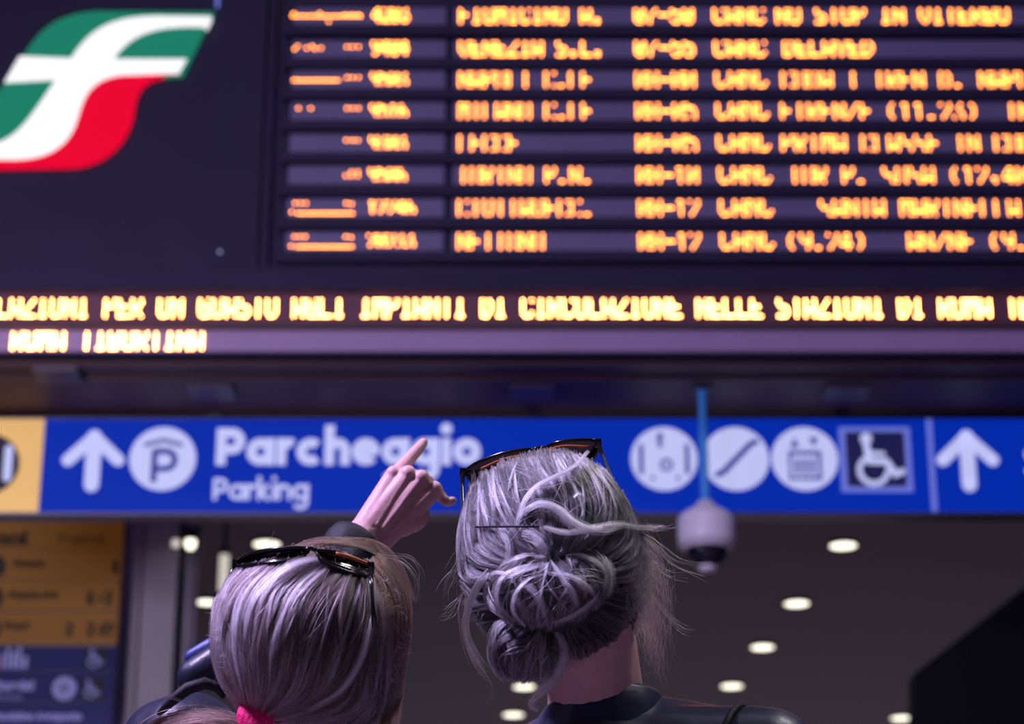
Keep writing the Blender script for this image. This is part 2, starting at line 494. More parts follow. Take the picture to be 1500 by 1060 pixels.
# parking roundel
d = roundel(238)
b = MB(); cx, cz = sx(236), sz(682)
b.stroke([(cx - 9 * U, cz - 24 * U), (cx - 9 * U, cz + 22 * U)], 8.5 * U, y0b, y1)
b.stroke([(cx - 9 * U, cz + 20 * U), (cx + 6 * U, cz + 20 * U)], 8.5 * U, y0b, y1)
b.stroke([(cx - 9 * U, cz - 5 * U), (cx + 6 * U, cz - 5 * U)], 8.5 * U, y0b, y1)
b.ring(cx + 6 * U, cz + 7.5 * U, 12.5 * U, 8.5 * U, y0b, y1, -90, 90, 14)
b.build('parking_letter', M['sign_mark'], d)
b = MB(); b.stroke([(cx - 24 * U, cz + 28.5 * U), (cx + 2 * U, cz + 36 * U), (cx + 28 * U, cz + 28.5 * U)], 5 * U, y0b, y1); b.build('roof_mark', M['sign_mark'], d)

# geometric lettering, drawn with strokes: u = x-height
def word(txt, px, base_py, xh, w, parent, m, adv):
    b = MB(); x = sx(px); z = sz(base_py); r = (xh - w) / 2; R = r
    cap = xh * 1.38
    for ch in txt:
        c = x + r + w / 2
        zc = z + xh / 2
        if ch == 'P':
            rb = cap * 0.29 - w / 4
            b.stroke([(x + w / 2, z), (x + w / 2, z + cap)], w, y0, y1)
            ztop = z + cap - w / 2; zm = ztop - 2 * rb
            b.stroke([(x + w / 2, ztop), (x + w + rb * 0.6, ztop)], w, y0, y1); b.stroke([(x + w / 2, zm), (x + w + rb * 0.6, zm)], w, y0, y1)
            b.ring(x + w + rb * 0.6, ztop - rb, rb, w, y0, y1, -90, 90, 14)
            x += w * 1.5 + rb * 1.6
        elif ch in 'aog':
            b.ring(c, zc, R, w, y0, y1)
            if ch == 'a': b.stroke([(c + R, z), (c + R, z + xh)], w, y0, y1)
            if ch == 'g':
                b.stroke([(c + R, z - xh * 0.12), (c + R, z + xh)], w, y0, y1)
                b.ring(c, z - xh * 0.12, R, w, y0, y1, -150, 0, 14)
            x += 2 * r + w
        elif ch == 'c':
            b.ring(c, zc, R, w, y0, y1, 48, 312); x += 1.8 * r + w
        elif ch == 'e':
            b.ring(c, zc, R, w, y0, y1, 0, 318); b.stroke([(c - R, zc), (c + R + w * .4, zc)], w * 0.72, y0, y1); x += 2 * r + w
        elif ch == 'r':
            b.stroke([(x + w / 2, z), (x + w / 2, z + xh)], w, y0, y1)
            b.ring(x + w / 2 + r * 0.85, z + xh - w / 2 - r * 0.8, r * 0.8, w, y0, y1, 60, 170, 12); x += w + r * 0.95
        elif ch in 'hn':
            b.stroke([(x + w / 2, z), (x + w / 2, z + (xh * 1.5 if ch == 'h' else xh))], w, y0, y1)
            rr = r * 0.86
            b.ring(x + w / 2 + rr, z + xh - w / 2 - rr, rr, w, y0, y1, 0, 180, 16)
            b.stroke([(x + w / 2 + 2 * rr, z), (x + w / 2 + 2 * rr, z + xh - w / 2 - rr)], w, y0, y1); x += 2 * rr + w
        elif ch == 'i':
            b.stroke([(x + w / 2, z), (x + w / 2, z + xh)], w, y0, y1); b.disc(x + w / 2, z + xh * 1.36, w * 0.62, y0, y1, 14); x += w
        elif ch == 'k':
            b.stroke([(x + w / 2, z), (x + w / 2, z + xh * 1.5)], w, y0, y1)
            b.stroke([(x + w, z + xh * 0.45), (x + w + r * 1.1, z + xh)], w, y0, y1); b.stroke([(x + w, z + xh * 0.5), (x + w + r * 1.3, z)], w, y0, y1); x += w + r * 1.6
        x += adv
    return b.build('lettering', m, parent)


word('Parcheggio', 316, 681, 38 * U, 13.0 * U, sign, M['sign_white'], 2.4 * U)
word('Parking', 314, 732, 22.0 * U, 5.2 * U, sign, M['sign_white'], 1.4 * U)

# four pictograms on the right
d = roundel(973)
b = MB()
cx, cz = sx(973), sz(672)
b.stroke([(cx - 31 * U, cz - 22 * U), (cx - 31 * U, cz + 20 * U)], 6 * U, y0b, y1)
b.build('pictogram_bar', M['sign_mark'], d)
b = MB(); b.stroke([(cx + 31 * U, cz - 22 * U), (cx + 31 * U, cz + 20 * U)], 6 * U, y0b, y1)
b.build('pictogram_bar', M['sign_mark'], d)
b = MB(); b.disc(cx - 5 * U, cz + 32 * U, 4.5 * U, y0b, y1, 12)
b.stroke([(cx - 6 * U, cz + 28 * U), (cx - 5 * U, cz + 16 * U)], 6 * U, y0b, y1)
b.build('pictogram_figure', M['sign_mark'], d)
b = MB(); b.ring(cx + 3 * U, cz - 9 * U, 7 * U, 4 * U, y0b, y1)
b.build('pictogram_ring', M['sign_mark'], d)
for ox in (-16, 18):
    b = MB(); b.disc(cx + ox * U, cz - 28 * U, 3 * U, y0b, y1, 10); b.build('pictogram_dot', M['sign_mark'], d)
d = roundel(1078)
b = MB(); cx, cz = sx(1080), sz(672)
b.stroke([(cx - 27 * U, cz - 23 * U), (cx - 19 * U, cz - 19 * U), (cx + 18 * U, cz + 20 * U), (cx + 26 * U, cz + 24 * U)], 8 * U, y0b, y1, cap=True)
b.build('pictogram_escalator', M['sign_mark'], d)
d = roundel(1179)
b = MB(); cx, cz = sx(1179), sz(672)
for pts in ([(-20, -28), (20, -28), (20, 8), (-20, 8), (-20, -28)],): b.stroke([(cx + a * U, cz + c * U) for a, c in pts], 5 * U, y0b, y1, cap=True)
for dx in (-10, 0, 10):
    b.disc(cx + dx * U, cz - 4 * U, 3.6 * U, y0b, y1, 10); b.stroke([(cx + dx * U, cz - 7 * U), (cx + dx * U, cz - 22 * U)], 5.5 * U, y0b, y1)
b.prism([(cx - 19 * U, cz + 16 * U), (cx - 7 * U, cz + 16 * U), (cx - 13 * U, cz + 30 * U)], y0b, y1)
b.prism([(cx + 19 * U, cz + 30 * U), (cx + 7 * U, cz + 30 * U), (cx + 13 * U, cz + 16 * U)], y0b, y1)
b.build('pictogram_lift', M['sign_mark'], d)
# wheelchair plate
cx, cz = sx(1283), sz(673)
b = MB(); b.box(cx - 48 * U, cx + 48 * U, y0, y1, cz - 46 * U, cz + 46 * U); d = b.build('pictogram_plate', M['sign_line'], sign)
b = MB(); b.box(cx - 40 * U, cx + 40 * U, y0b, y1, cz - 39 * U, cz + 39 * U); b.build('plate_field', M['sign_navy'], d)


def wheelchair(cx, cz, k, parent, m, ya, yb):
    b = MB()
    b.disc(cx - 12 * k, cz + 30 * k, 8 * k, ya, yb, 14)
    b.stroke([(cx - 12 * k, cz + 20 * k), (cx - 9 * k, cz - 2 * k), (cx + 14 * k, cz - 3 * k), (cx + 26 * k, cz - 22 * k), (cx + 34 * k, cz - 17 * k)], 9 * k, ya, yb, cap=True)
    b.stroke([(cx - 10 * k, cz + 9 * k), (cx + 10 * k, cz + 8 * k)], 6 * k, ya, yb, cap=True)
    b.ring(cx - 4 * k, cz - 15 * k, 19 * k, 7 * k, ya, yb, 110, 350, 20, cap=True)
    return b.build('pictogram_wheelchair', m, parent)


wheelchair(cx, cz - 1 * U, U, d, M['sign_white'], SY - 0.015, y1)
b = MB(); b.disc(sx(-18), sz(680), 43 * U, y0, y1, 36); d = b.build('pictogram_disc', M['dir_dark'], sign)
b = MB(); b.stroke([(sx(12), sz(700)), (sx(12), sz(658))], 11 * U, y0b, y1, cap=True); b.build('pictogram_train', M['sign_white'], d)
text_mesh('S', 0.3, sx(1497), SY - 0.006, sz(700), M['sign_white'], sign)

# ------------------------------------------------------------------ dome camera on a blue-lit pole
p = atz(1028, 566, zb - 0.02)
cy = p.y; cxw = p.x


def cz_(py): return at(1030, py, cy).z


cs = tag(empty('security_camera', (cxw, cy, zb - 0.02)), 'white dome security camera hanging from a blue-lit pole before the blue sign', 'camera')
mpx = at(1080, 780, cy).x - at(1000, 780, cy).x
b = MB(); b.lathe(cxw, cy, [(0.0, cz_(570)), (0.05, cz_(570)), (0.05, cz_(566) + .012), (0, zb - 0.02)]); b.build('mount_flange', M['plate'], cs, True)
b = MB(); b.lathe(cxw, cy, [(0.0185, cz_(742)), (0.0185, cz_(568))], 20); b.build('pole', M['pole_blue_cast'], cs, True)
R_ = mpx / 80 * 42
b = MB(); b.lathe(cxw, cy, [(0.0, cz_(733)), (R_ * 0.25, cz_(734)), (R_ * 0.34, cz_(741)), (R_ * 0.86, cz_(754)), (R_ * 0.98, cz_(760)), (R_, cz_(766)), (R_, cz_(792)),
                            (R_ * 0.98, cz_(799)), (R_ * 0.80, cz_(803)), (0, cz_(803))]); b.build('housing', M['cam_white'], cs, True)
zr = cz_(803)
b = MB(); b.lathe(cxw, cy, [(R_ * 0.76, cz_(800)), (R_ * 0.74, zr - 0.006)] + [(R_ * 0.73 * math.cos(t), zr - 0.006 - R_ * 0.66 * math.sin(t)) for t in np.linspace(0, math.pi / 2, 10)])
b.build('dome', M['cam_dome'], cs, True)
b = MB(); b.lathe(cxw, cy, [(R_ * 0.72, cz_(800)), (R_ * 0.84, cz_(803)), (R_ * 0.80, zr - 0.006), (R_ * 0.72, zr - 0.008)]); b.build('dome_ring', M['cam_white'], cs, True)
b = MB(); zz = zr - 0.012 - R_ * 0.6; b.lathe(cxw, cy - 0.005, [(0.0, zz - 0.02), (R_ * 0.33, zz - 0.012), (R_ * 0.30, zz + 0.004), (0, zz + .004)], 20); b.build('dome_cap', M['cam_white'], cs, True)

# ------------------------------------------------------------------ platform directory on the pillar
DY = 13.25


def dx(px, py=850): return at(px, py, DY).x


def dz(py): return at(100, py, DY).z


dirs = tag(empty('directory_sign', (dx(40), DY, dz(1200))), 'tall platform directory sign with yellow rows above blue rows on pillar', 'sign')
xl, xr = dx(-130), dx(176)
UD = (dx(100) - dx(0)) / 100
b = MB(); b.box(xl, xr, DY + 0.02, PY, dz(1200), dz(752), 0.005); b.build('backboard', M['frame_grey'], dirs)


def panel(pa, pb, m):
    b = MB(); b.box(xl, xr, DY, DY + 0.03, dz(pb) + 0.004, dz(pa) - 0.004, 0.004); return b.build('panel', m, dirs)


def dtext(t, px, py, h, m, parent, bold=0.0, sx_=1.0):
    text_mesh(t, h * UD * 1.38, dx(px), DY - 0.006, dz(py), m, parent, bold=bold, sx=sx_)


YT = DY - 0.006
p1 = panel(752, 804, M['dir_yellow'])
dtext('Treni', -40, 797, 26, M['dir_black'], p1, 0.006, 1.25); dtext('Trains', 77, 796, 20, M['dir_brown'], p1, 0.0, 1.3)
rows_ = [(804, 850, 'Roma', 'Roma', 1, '1', 162, 838), (850, 895, 'Binario Est', 'est', 1, '1-2', 128, 884), (895, 944, 'Binari', 'b', 1, '2   2-29', 100, 930)]
for k, (pa, pb, t, _, _, num, npx, npy) in enumerate(rows_):
    pp = panel(pa, pb, M['dir_yellow'])
    tx = [18, 14, 10][k]
    dtext(['Binario', 'Binario Est', 'Binari'][k], tx, pa + 26, 13, M['dir_brown'], pp, 0.003, 1.15)
    for ch_, cx_ in [[('1', 162)], [('1', 128), ('-', 142), ('2', 154)], [('2', 100), ('2', 131), ('-', 145), ('29', 152)]][k]: dtext(ch_, cx_, npy, 25, M['dir_black'], pp, 0.005, 0.62 if ch_ == '29' else 0.85)
    b = MB(); b.disc(dx(-12), dz((pa + pb) / 2 + 3), 19 * UD, YT, DY, 24); dd = b.build('pictogram_disc', M['dir_black'], pp)
    b = MB(); b.disc(dx(-12), dz((pa + pb) / 2 + 3), 7 * UD, YT - 0.003, DY, 16); b.build('pictogram_dot', M['dir_white'], dd)
p1 = panel(946, 982, M['dir_blue'])
b = MB()
for k, (hh, ww) in enumerate(((22, 5), (30, 5), (24, 6), (32, 5), (18, 7))): b.box(dx(10 + 8 * k), dx(10 + 8 * k + ww), YT, DY, dz(979), dz(979 - hh))
b.build('pictogram_luggage', M['dir_white'], p1)
b = MB(); b.box(dx(-8), dx(12), YT, DY, dz(979), dz(966)); b.build('pictogram_bag', M['dir_red'], p1)
b = MB(); b.box(dx(132), dx(164), YT, DY, dz(979), dz(949)); pf = b.build('plate_field', M['dir_dark'], p1)
wheelchair(dx(146), dz(964), 0.36 * UD, pf, M['dir_white'], YT - .004, DY)
p1 = panel(982, 1028, M['dir_blue'])
dtext('Servizi', 4, 1010, 17, M['dir_white'], p1, 0.004, 1.1); dtext('Services', 6, 1024, 10, M['dir_white'], p1, 0.0, 1.0)
b = MB(); b.disc(dx(105), dz(1008), 17 * UD, YT, DY, 28); dd = b.build('pictogram_disc', M['dir_white'], p1)
b = MB(); b.ring(dx(105), dz(1008), 6 * UD, 3 * UD, YT - .004, DY); b.build('pictogram_ring', M['dir_blue'], dd)
b = MB(); b.box(dx(130), dx(162), YT, DY, dz(1025), dz(992)); pf = b.build('plate_field', M['dir_dark'], p1)
wheelchair(dx(144), dz(1009), 0.36 * UD, pf, M['dir_white'], YT - .004, DY)
p1 = panel(1028, 1072, M['dir_blue'])
dtext('Fiumicino Aeroporto', 2, 1054, 14, M['dir_white'], p1, 0.003, 1.02)

# ------------------------------------------------------------------ ceiling downlights
DL = [(1235, 797, 'round downlight, highest of the slanting line right of the dome camera'),
      (1167, 882, 'round downlight, second from the top of the slanting line below the dome camera'),
      (1117, 946, 'round downlight, third from the top of the slanting line below the dome camera'),
      (1072, 1003, 'round downlight just above the dark shoulder of the grey-haired woman'),
      (391, 795, 'round downlight just above the head of the brown-haired woman'),
      (1320, 1050, 'round downlight beside the dark sloping partition at bottom right'),
      (752, 1045, 'round downlight low in the gap between the two women'),
      (768, 1004, 'round downlight peeping out under the grey hair bun'),
      (303, 880, 'small round downlight beside the pillar, left of its close twin'),
      (334, 880, 'small round downlight half behind the brown hair, right of its close twin')]
for k, (px, py, lab) in enumerate(DL):
    p = atz(px, py, ZC)
    r = 0.088 if k < 8 else 0.075
    o = tag(empty('downlight', (p.x, p.y, ZC)), lab, 'ceiling light', 'downlights in the dark ceiling')
    b = MB(); b.lathe(p.x, p.y, [(r * 1.0, ZC - 0.012), (r * 1.12, ZC - 0.014), (r * 1.2, ZC - 0.006), (r * 1.2, ZC)], 28); b.build('trim_ring', M['lamp_ring'], o)
    b = MB(); b.lathe(p.x, p.y, [(0.0, ZC - 0.010), (r, ZC - 0.010)], 28); b.build('lamp', M['lamp'], o)
# spotlight hanging by the pillar
QY = 13.3
p = at(279, 797, QY)
sp = tag(empty('spotlight', (p.x, QY, ZC)), 'small lit spotlight hanging on a grey stem beside the pillar', 'ceiling light')
b = MB(); b.tube([(p.x, QY, ZC), (p.x, QY, at(279, 778, QY).z)], 0.022, 12); b.build('stem', M['concrete'], sp, True)
za, zb_ = at(279, 791, QY).z, at(279, 777, QY).z
b = MB(); b.lathe(p.x, QY, [(0.0, zb_), (0.05, zb_), (0.056, zb_ - 0.02), (0.05, za), (0, za)], 20); b.build('lamp_housing', M['wall_dark'], sp, True)
b = MB(); b.lathe(p.x, QY, [(0.0, p.z - 0.03), (0.02, p.z - 0.026), (0.032, p.z), (0.03, za), (0, za)], 20); b.build('bulb', M['lamp'], sp, True)
q = at(257, 797, QY)
b = MB(); b.lathe(q.x, QY, [(0.0, q.z - 0.02), (0.014, q.z - 0.016), (0.022, q.z), (0.02, za), (0, za)], 16); b.build('bulb', M['lamp_soft'], sp, True)
b = MB(); b.tube([(p.x, QY, za + 0.012), (q.x, QY, za + 0.012)], 0.009, 8); b.build('arm', M['wall_dark'], sp)
LY = 14.6
pa, pb = at(329, 812, LY), at(329, 864, LY)
lt = tag(empty('reflection_strip', (pa.x, LY, ZC)), 'dim upright reflection, built as a glowing tube, behind the left edge of the brown hair', 'light')
b = MB(); b.tube([(pa.x, LY, pb.z), (pa.x, LY, pa.z)], 0.030, 14); b.build('reflection_body', M['lamp_soft'], lt, True)  # glowing tube stands in for an upright reflection near the pillar
b = MB(); b.tube([(pa.x, LY, pa.z - 0.005), (pa.x, LY, pa.z + 0.05)], 0.034, 14); b.build('end_cap', M['lamp_ring'], lt, True)
b = MB(); b.tube([(pa.x, LY, pa.z + 0.04), (pa.x, LY, ZC)], 0.012, 8); b.build('hanger', M['wall_dark'], lt, True)

# ================================================================== people
AX = (Vector((1, 0, 0)), Vector((0, -ST, CT)), Vector((0, CT, ST)))   # right, up, forward of a head tipped back
AXN = np.array([list(a) for a in AX])


def prim_sphere(bm, c, rad, R=None, u=20, v=14):
    r = bmesh.ops.create_uvsphere(bm, u_segments=u, v_segments=v, radius=1.0)
    for vt in r['verts']:
        q = Vector((vt.co.x * rad[0], vt.co.y * rad[1], vt.co.z * rad[2]))
        if R is not None: q = R[0] * q.x + R[1] * q.y + R[2] * q.z
        vt.co = Vector(c) + q


def prim_capsule(bm, p0, p1, r0, r1, n=16):
    p0, p1 = Vector(p0), Vector(p1); d = p1 - p0; L = d.length
    if L < 1e-6: return
    d.normalize(); x = d.orthogonal().normalized(); y = d.cross(x)
    prof = []
    for k in range(5): t = math.pi / 2 * k / 4; prof.append((-r0 * math.cos(t), r0 * math.sin(t)))
    for k in range(5): t = math.pi / 2 * k / 4; prof.append((L + r1 * math.sin(t), r1 * math.cos(t)))
    rings = []
    for h, r in prof:
        r = max(r, 1e-5)
        rings.append([bm.verts.new(p0 + d * h + (x * math.cos(2 * math.pi * k / n) + y * math.sin(2 * math.pi * k / n)) * r) for k in range(n)])
    for a, c in zip(rings[:-1], rings[1:]):
        for k in range(n): bm.faces.new((a[k], a[(k + 1) % n], c[(k + 1) % n], c[k]))
    bm.faces.new(rings[0][::-1]); bm.faces.new(rings[-1])


def fuse(prims, voxel, smooth=6, fac=0.5):
    """union of closed solids into one continuous skin"""
    bm = bmesh.new()
    for p in prims:
        if p[0] == 's': prim_sphere(bm, *p[1:])
        else: prim_capsule(bm, *p[1:])
    me = bpy.data.meshes.new('tmp'); bm.to_mesh(me); bm.free()
    o = bpy.data.objects.new('tmp', me); C.objects.link(o)
    md = o.modifiers.new('r', 'REMESH'); md.mode = 'VOXEL'; md.voxel_size = voxel; md.use_smooth_shade = True
    if smooth:
        ms = o.modifiers.new('s', 'SMOOTH'); ms.factor = fac; ms.iterations = smooth
    bpy.context.view_layer.update()
    out = bpy.data.meshes.new_from_object(o.evaluated_get(bpy.context.evaluated_depsgraph_get()))
    bpy.data.objects.remove(o); bpy.data.meshes.remove(me)
    return out


def join(meshes, name):
    bm = bmesh.new()
    for m in meshes: bm.from_mesh(m)
    me = bpy.data.meshes.new(name); bm.to_mesh(me); bm.free()
    for m in meshes: bpy.data.meshes.remove(m)
    return me


# skin and cloth
def skin_mat():
    m = mat('skin', lin(224, 176, 174), 0.5, noise=0.10, nscale=60, bump=0.12)
    p = m.node_tree.nodes['Principled BSDF']
    p.inputs['Subsurface Weight'].default_value = 0.12
    p.inputs['Subsurface Radius'].default_value = (0.01, 0.004, 0.002)
    return m


M['skin'] = skin_mat()
M['nail'] = mat('nail', lin(215, 175, 170), 0.3)
M['jacket_navy'] = mat('jacket_navy', (0.030, 0.036, 0.080, 1), 0.40, bump=0.35, nscale=14)
M['jacket_left'] = mat('jacket_left', (0.014, 0.018, 0.042, 1), 0.42, bump=0.35, nscale=14)
M['jacket_lit_blue'] = mat('jacket_lit_blue', (0.035, 0.05, 0.26, 1), 0.5, bump=0.2, nscale=20)  # brighter blue of the sleeve where light catches it, put into the colour
M['black_cloth'] = mat('black_cloth', (0.008, 0.008, 0.013, 1), 0.7, bump=0.2, nscale=60)
M['denim'] = mat('denim', (0.02, 0.025, 0.06, 1), 0.8)
M['shoe'] = mat('shoe', (0.02, 0.02, 0.02, 1), 0.5)
M['pink'] = mat('pink', lin(255, 12, 120), 0.7, bump=0.5, nscale=120)
M['glass_frame'] = mat('glass_frame', (0.006, 0.005, 0.006, 1), 0.18)
M['glass_lens'] = mat('glass_lens', (0.015, 0.009, 0.007, 1), 0.12)
M['glass_brown'] = mat('glass_brown', lin(190, 96, 50), 0.35)
M['metal_pin'] = mat('metal_pin', (0.03, 0.03, 0.04, 1), 0.3, metal=0.6)


def hair_mat(name, ramp, rough=0.42, radial=0.55):
    m = bpy.data.materials.new(name); m.use_nodes = True; nt = m.node_tree
    nt.nodes.remove(nt.nodes['Principled BSDF'])
    h = nt.nodes.new('ShaderNodeBsdfHairPrincipled'); h.model = 'CHIANG'; h.parametrization = 'COLOR'
    h.inputs['Roughness'].default_value = rough; h.inputs['Radial Roughness'].default_value = radial
    h.inputs['IOR'].default_value = 1.5
    info = nt.nodes.new('ShaderNodeHairInfo'); cr = nt.nodes.new('ShaderNodeValToRGB')
    el = cr.color_ramp.elements
    while len(el) < len(ramp): el.new(0.5)
    for e, (p, c) in zip(el, ramp): e.position = p; e.color = c
    nt.links.new(info.outputs['Random'], cr.inputs[0]); nt.links.new(cr.outputs[0], h.inputs['Color'])
    nt.links.new(h.outputs[0], nt.nodes['Material Output'].inputs['Surface'])
    return m


M['hair_brown'] = hair_mat('hair_brown', [(0, (0.05, 0.030, 0.030, 1)), (0.5, (0.15, 0.098, 0.115, 1)), (0.85, (0.34, 0.25, 0.29, 1)), (1, (0.62, 0.52, 0.58, 1))])
M['hair_auburn'] = hair_mat('hair_auburn', [(0, (0.04, 0.018, 0.014, 1)), (0.6, (0.13, 0.07, 0.052, 1)), (1, (0.38, 0.25, 0.18, 1))])
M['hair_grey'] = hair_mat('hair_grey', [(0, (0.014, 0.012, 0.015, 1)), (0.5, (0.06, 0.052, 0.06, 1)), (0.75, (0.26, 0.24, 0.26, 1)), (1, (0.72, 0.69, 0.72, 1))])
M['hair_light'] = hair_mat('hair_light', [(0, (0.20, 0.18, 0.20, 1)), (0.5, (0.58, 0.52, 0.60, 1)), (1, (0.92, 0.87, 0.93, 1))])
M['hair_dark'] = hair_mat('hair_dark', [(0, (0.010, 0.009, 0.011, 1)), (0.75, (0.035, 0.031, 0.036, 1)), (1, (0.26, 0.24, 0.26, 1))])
M['hair_wisp'] = hair_mat('hair_wisp', [(0, (0.10, 0.088, 0.085, 1)), (1, (0.45, 0.41, 0.40, 1))])
M['hair_deep'] = hair_mat('hair_deep', [(0, (0.025, 0.014, 0.015, 1)), (0.7, (0.07, 0.042, 0.044, 1)), (1, (0.22, 0.16, 0.17, 1))])
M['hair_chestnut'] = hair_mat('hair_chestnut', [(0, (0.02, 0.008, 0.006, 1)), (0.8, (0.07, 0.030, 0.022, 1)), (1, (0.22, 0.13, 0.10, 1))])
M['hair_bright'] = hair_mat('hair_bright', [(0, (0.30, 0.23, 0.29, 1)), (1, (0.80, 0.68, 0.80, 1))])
M['scalp_brown'] = mat('scalp_brown', (0.018, 0.010, 0.010, 1), 0.8)
M['scalp_grey'] = mat('scalp_grey', (0.022, 0.020, 0.024, 1), 0.8)

NP = 16


def catmull(P, n):
    P = np.asarray(P, float)
    Q = np.vstack([2 * P[0] - P[1], P, 2 * P[-1] - P[-2]])
    fine = []
    for i in range(1, len(Q) - 2):
        for t in np.linspace(0, 1, 12, endpoint=False):
            a, b_, c, d = Q[i - 1], Q[i], Q[i + 1], Q[i + 2]
            fine.append(0.5 * (2 * b_ + (c - a) * t + (2 * a - 5 * b_ + 4 * c - d) * t * t + (3 * b_ - a - 3 * c + d) * t ** 3))
    fine.append(P[-1]); fine = np.array(fine)
    s = np.r_[0, np.cumsum(np.linalg.norm(np.diff(fine, axis=0), axis=1))]
    u = np.linspace(0, s[-1], n)
    return np.stack([np.interp(u, s, fine[:, k]) for k in range(P.shape[1])], 1)


class Shell:
    """ellipsoid in head axes on which locks of hair lie"""

    def __init__(s, c, r): s.c = np.array(c, float); s.r = np.array(r, float)

    def place(s, pix, lift):
        """pix (...,2) photo-plane points, lift (...): height over the shell -> world points"""
        a = (pix[..., 0] - 750.0) / F; b_ = (530.0 - pix[..., 1]) / F
        d = np.stack([a, b_, np.ones_like(a)], -1)
        o = (np.array([0, 0, CAMZ]) - s.c) @ AXN.T
        rr = s.r + lift[..., None]
        D = d / rr; O = o / rr
        A = (D * D).sum(-1); B = (D * O).sum(-1); Cc = (O * O).sum(-1) - 1
        disc = B * B - A * Cc
        t = (-B - np.sqrt(np.maximum(disc, 0))) / A
        return (np.array([0, 0, CAMZ]) + (d * t[..., None]) @ AXN)


def family(shell, guides, n, lift0, lift1, thick=0.004, clump=0.6, nclump=60, jit=1.2, frizz=0.5, ridge=0.004, u0=0.0, u1=1.0, lens=(0.85, 1.0), wob=2.0):
    """strands lofted between ordered guide lines; lift0/lift1: height above the shell at root/tip (or 3 values)"""
    G = np.array([catmull(g, NP) for g in guides])           # g,NP,2
    ng = len(G)
    u = u0 + (u1 - u0) * rng.random(n)
    cl = np.sort(u0 + (u1 - u0) * rng.random(nclump))
    idx = np.abs(u[:, None] - cl[None]).argmin(1)
    t = np.linspace(0, 1, NP)[None]
    strength = clump * (0.35 + 0.65 * np.sin(np.pi * np.clip(t * 0.85 + 0.08, 0, 1)))
    uu = u[:, None] + (cl[idx] - u)[:, None] * strength
    tl = rng.uniform(lens[0], lens[1], n)[:, None] * t
    st = rng.random(n)[:, None] * 0.10 * (1 - t)
    tl = np.clip(tl + st, 0, 1)
    gi = np.clip(uu, 0, 0.9999) * (ng - 1); i0 = np.floor(gi).astype(int); f = gi - i0; i1 = np.minimum(i0 + 1, ng - 1)
    ti = tl * (NP - 1); j0 = np.floor(ti).astype(int); j1 = np.minimum(j0 + 1, NP - 1); g = ti - j0
    def smp(i): return G[i, j0] * (1 - g)[..., None] + G[i, j1] * g[..., None]
    pix = smp(i0) * (1 - f)[..., None] + smp(i1) * f[..., None]
    # wavy offsets shared by a clump, plus own jitter
    ph = rng.uniform(0, 6.28, (nclump, 2)); am = rng.normal(0, wob, (nclump, 2))
    pix = pix + am[idx][:, None, :] * np.sin(t[..., None] * rng.uniform(2.5, 5, nclump)[idx][:, None, None] + ph[idx][:, None, :])
    ph2 = rng.uniform(0, 6.28, (n, 2)); am2 = rng.normal(0, frizz, (n, 2))
    pix = pix + am2[:, None, :] * np.sin(t[..., None] * rng.uniform(4, 11, n)[:, None, None] + ph2[:, None, :]) + rng.normal(0, jit, (n, 1, 2))
    if isinstance(lift0, (list, tuple)):
        L = np.interp(t[0], np.linspace(0, 1, len(lift0)), lift0)[None]
    else:
        L = lift0 + (lift1 - lift0) * t
    cr = rng.uniform(-1, 1, nclump)
    lift = L + thick * rng.random(n)[:, None] + ridge * cr[idx][:, None]
    d = np.abs(u - cl[idx]); dm = max(d.max(), 1e-6)
    lift = lift - ridge * 0.9 * (d / dm)[:, None]
    return shell.place(pix, lift)


def lock(shell, guide, n, width, lift, thick=0.006, wave=0.0, taper=(0.7, 1.0, 0.35), jit=0.6, spread=0.0):
    """one lock: strands around a guide line (pixel width)"""
    M_ = 48
    g = catmull(guide, M_); tg = np.gradient(g, axis=0); nn = np.stack([-tg[:, 1], tg[:, 0]], 1); nn /= np.linalg.norm(nn, axis=1)[:, None] + 1e-9
    e0 = rng.random(n) ** 2 * 0.22; e1 = 1 - rng.random(n) ** 1.6 * 0.34
    if n == 1: e0[:] = 0; e1[:] = 1
    t = e0[:, None] + (e1 - e0)[:, None] * np.linspace(0, 1, NP)[None]
    gx = np.stack([np.interp(t, np.linspace(0, 1, M_), g[:, k]) for k in range(2)], -1)
    nx = np.stack([np.interp(t, np.linspace(0, 1, M_), nn[:, k]) for k in range(2)], -1)
    w = width * np.interp(t, [0, 0.45, 1], taper)
    a = rng.normal(0, 0.5, n).clip(-1.5, 1.5)
    h = rng.random(n) * np.sqrt(np.maximum(1 - (a / 1.5) ** 2, 0))
    ph = rng.uniform(0, 6.28, n); fr = rng.uniform(3, 8, n)
    off = w * (a[:, None] + 0.22 * np.sin(fr[:, None] * t + ph[:, None])) + spread * rng.normal(0, 1, n)[:, None] * t ** 2
    pix = gx + nx * off[..., None] + rng.normal(0, jit, (n, 1, 2)) + wave * np.sin(t[..., None] * 9 + ph[:, None, None])
    L = np.interp(t, np.linspace(0, 1, len(lift)), lift)
    return shell.place(pix, L + thick * h[:, None])


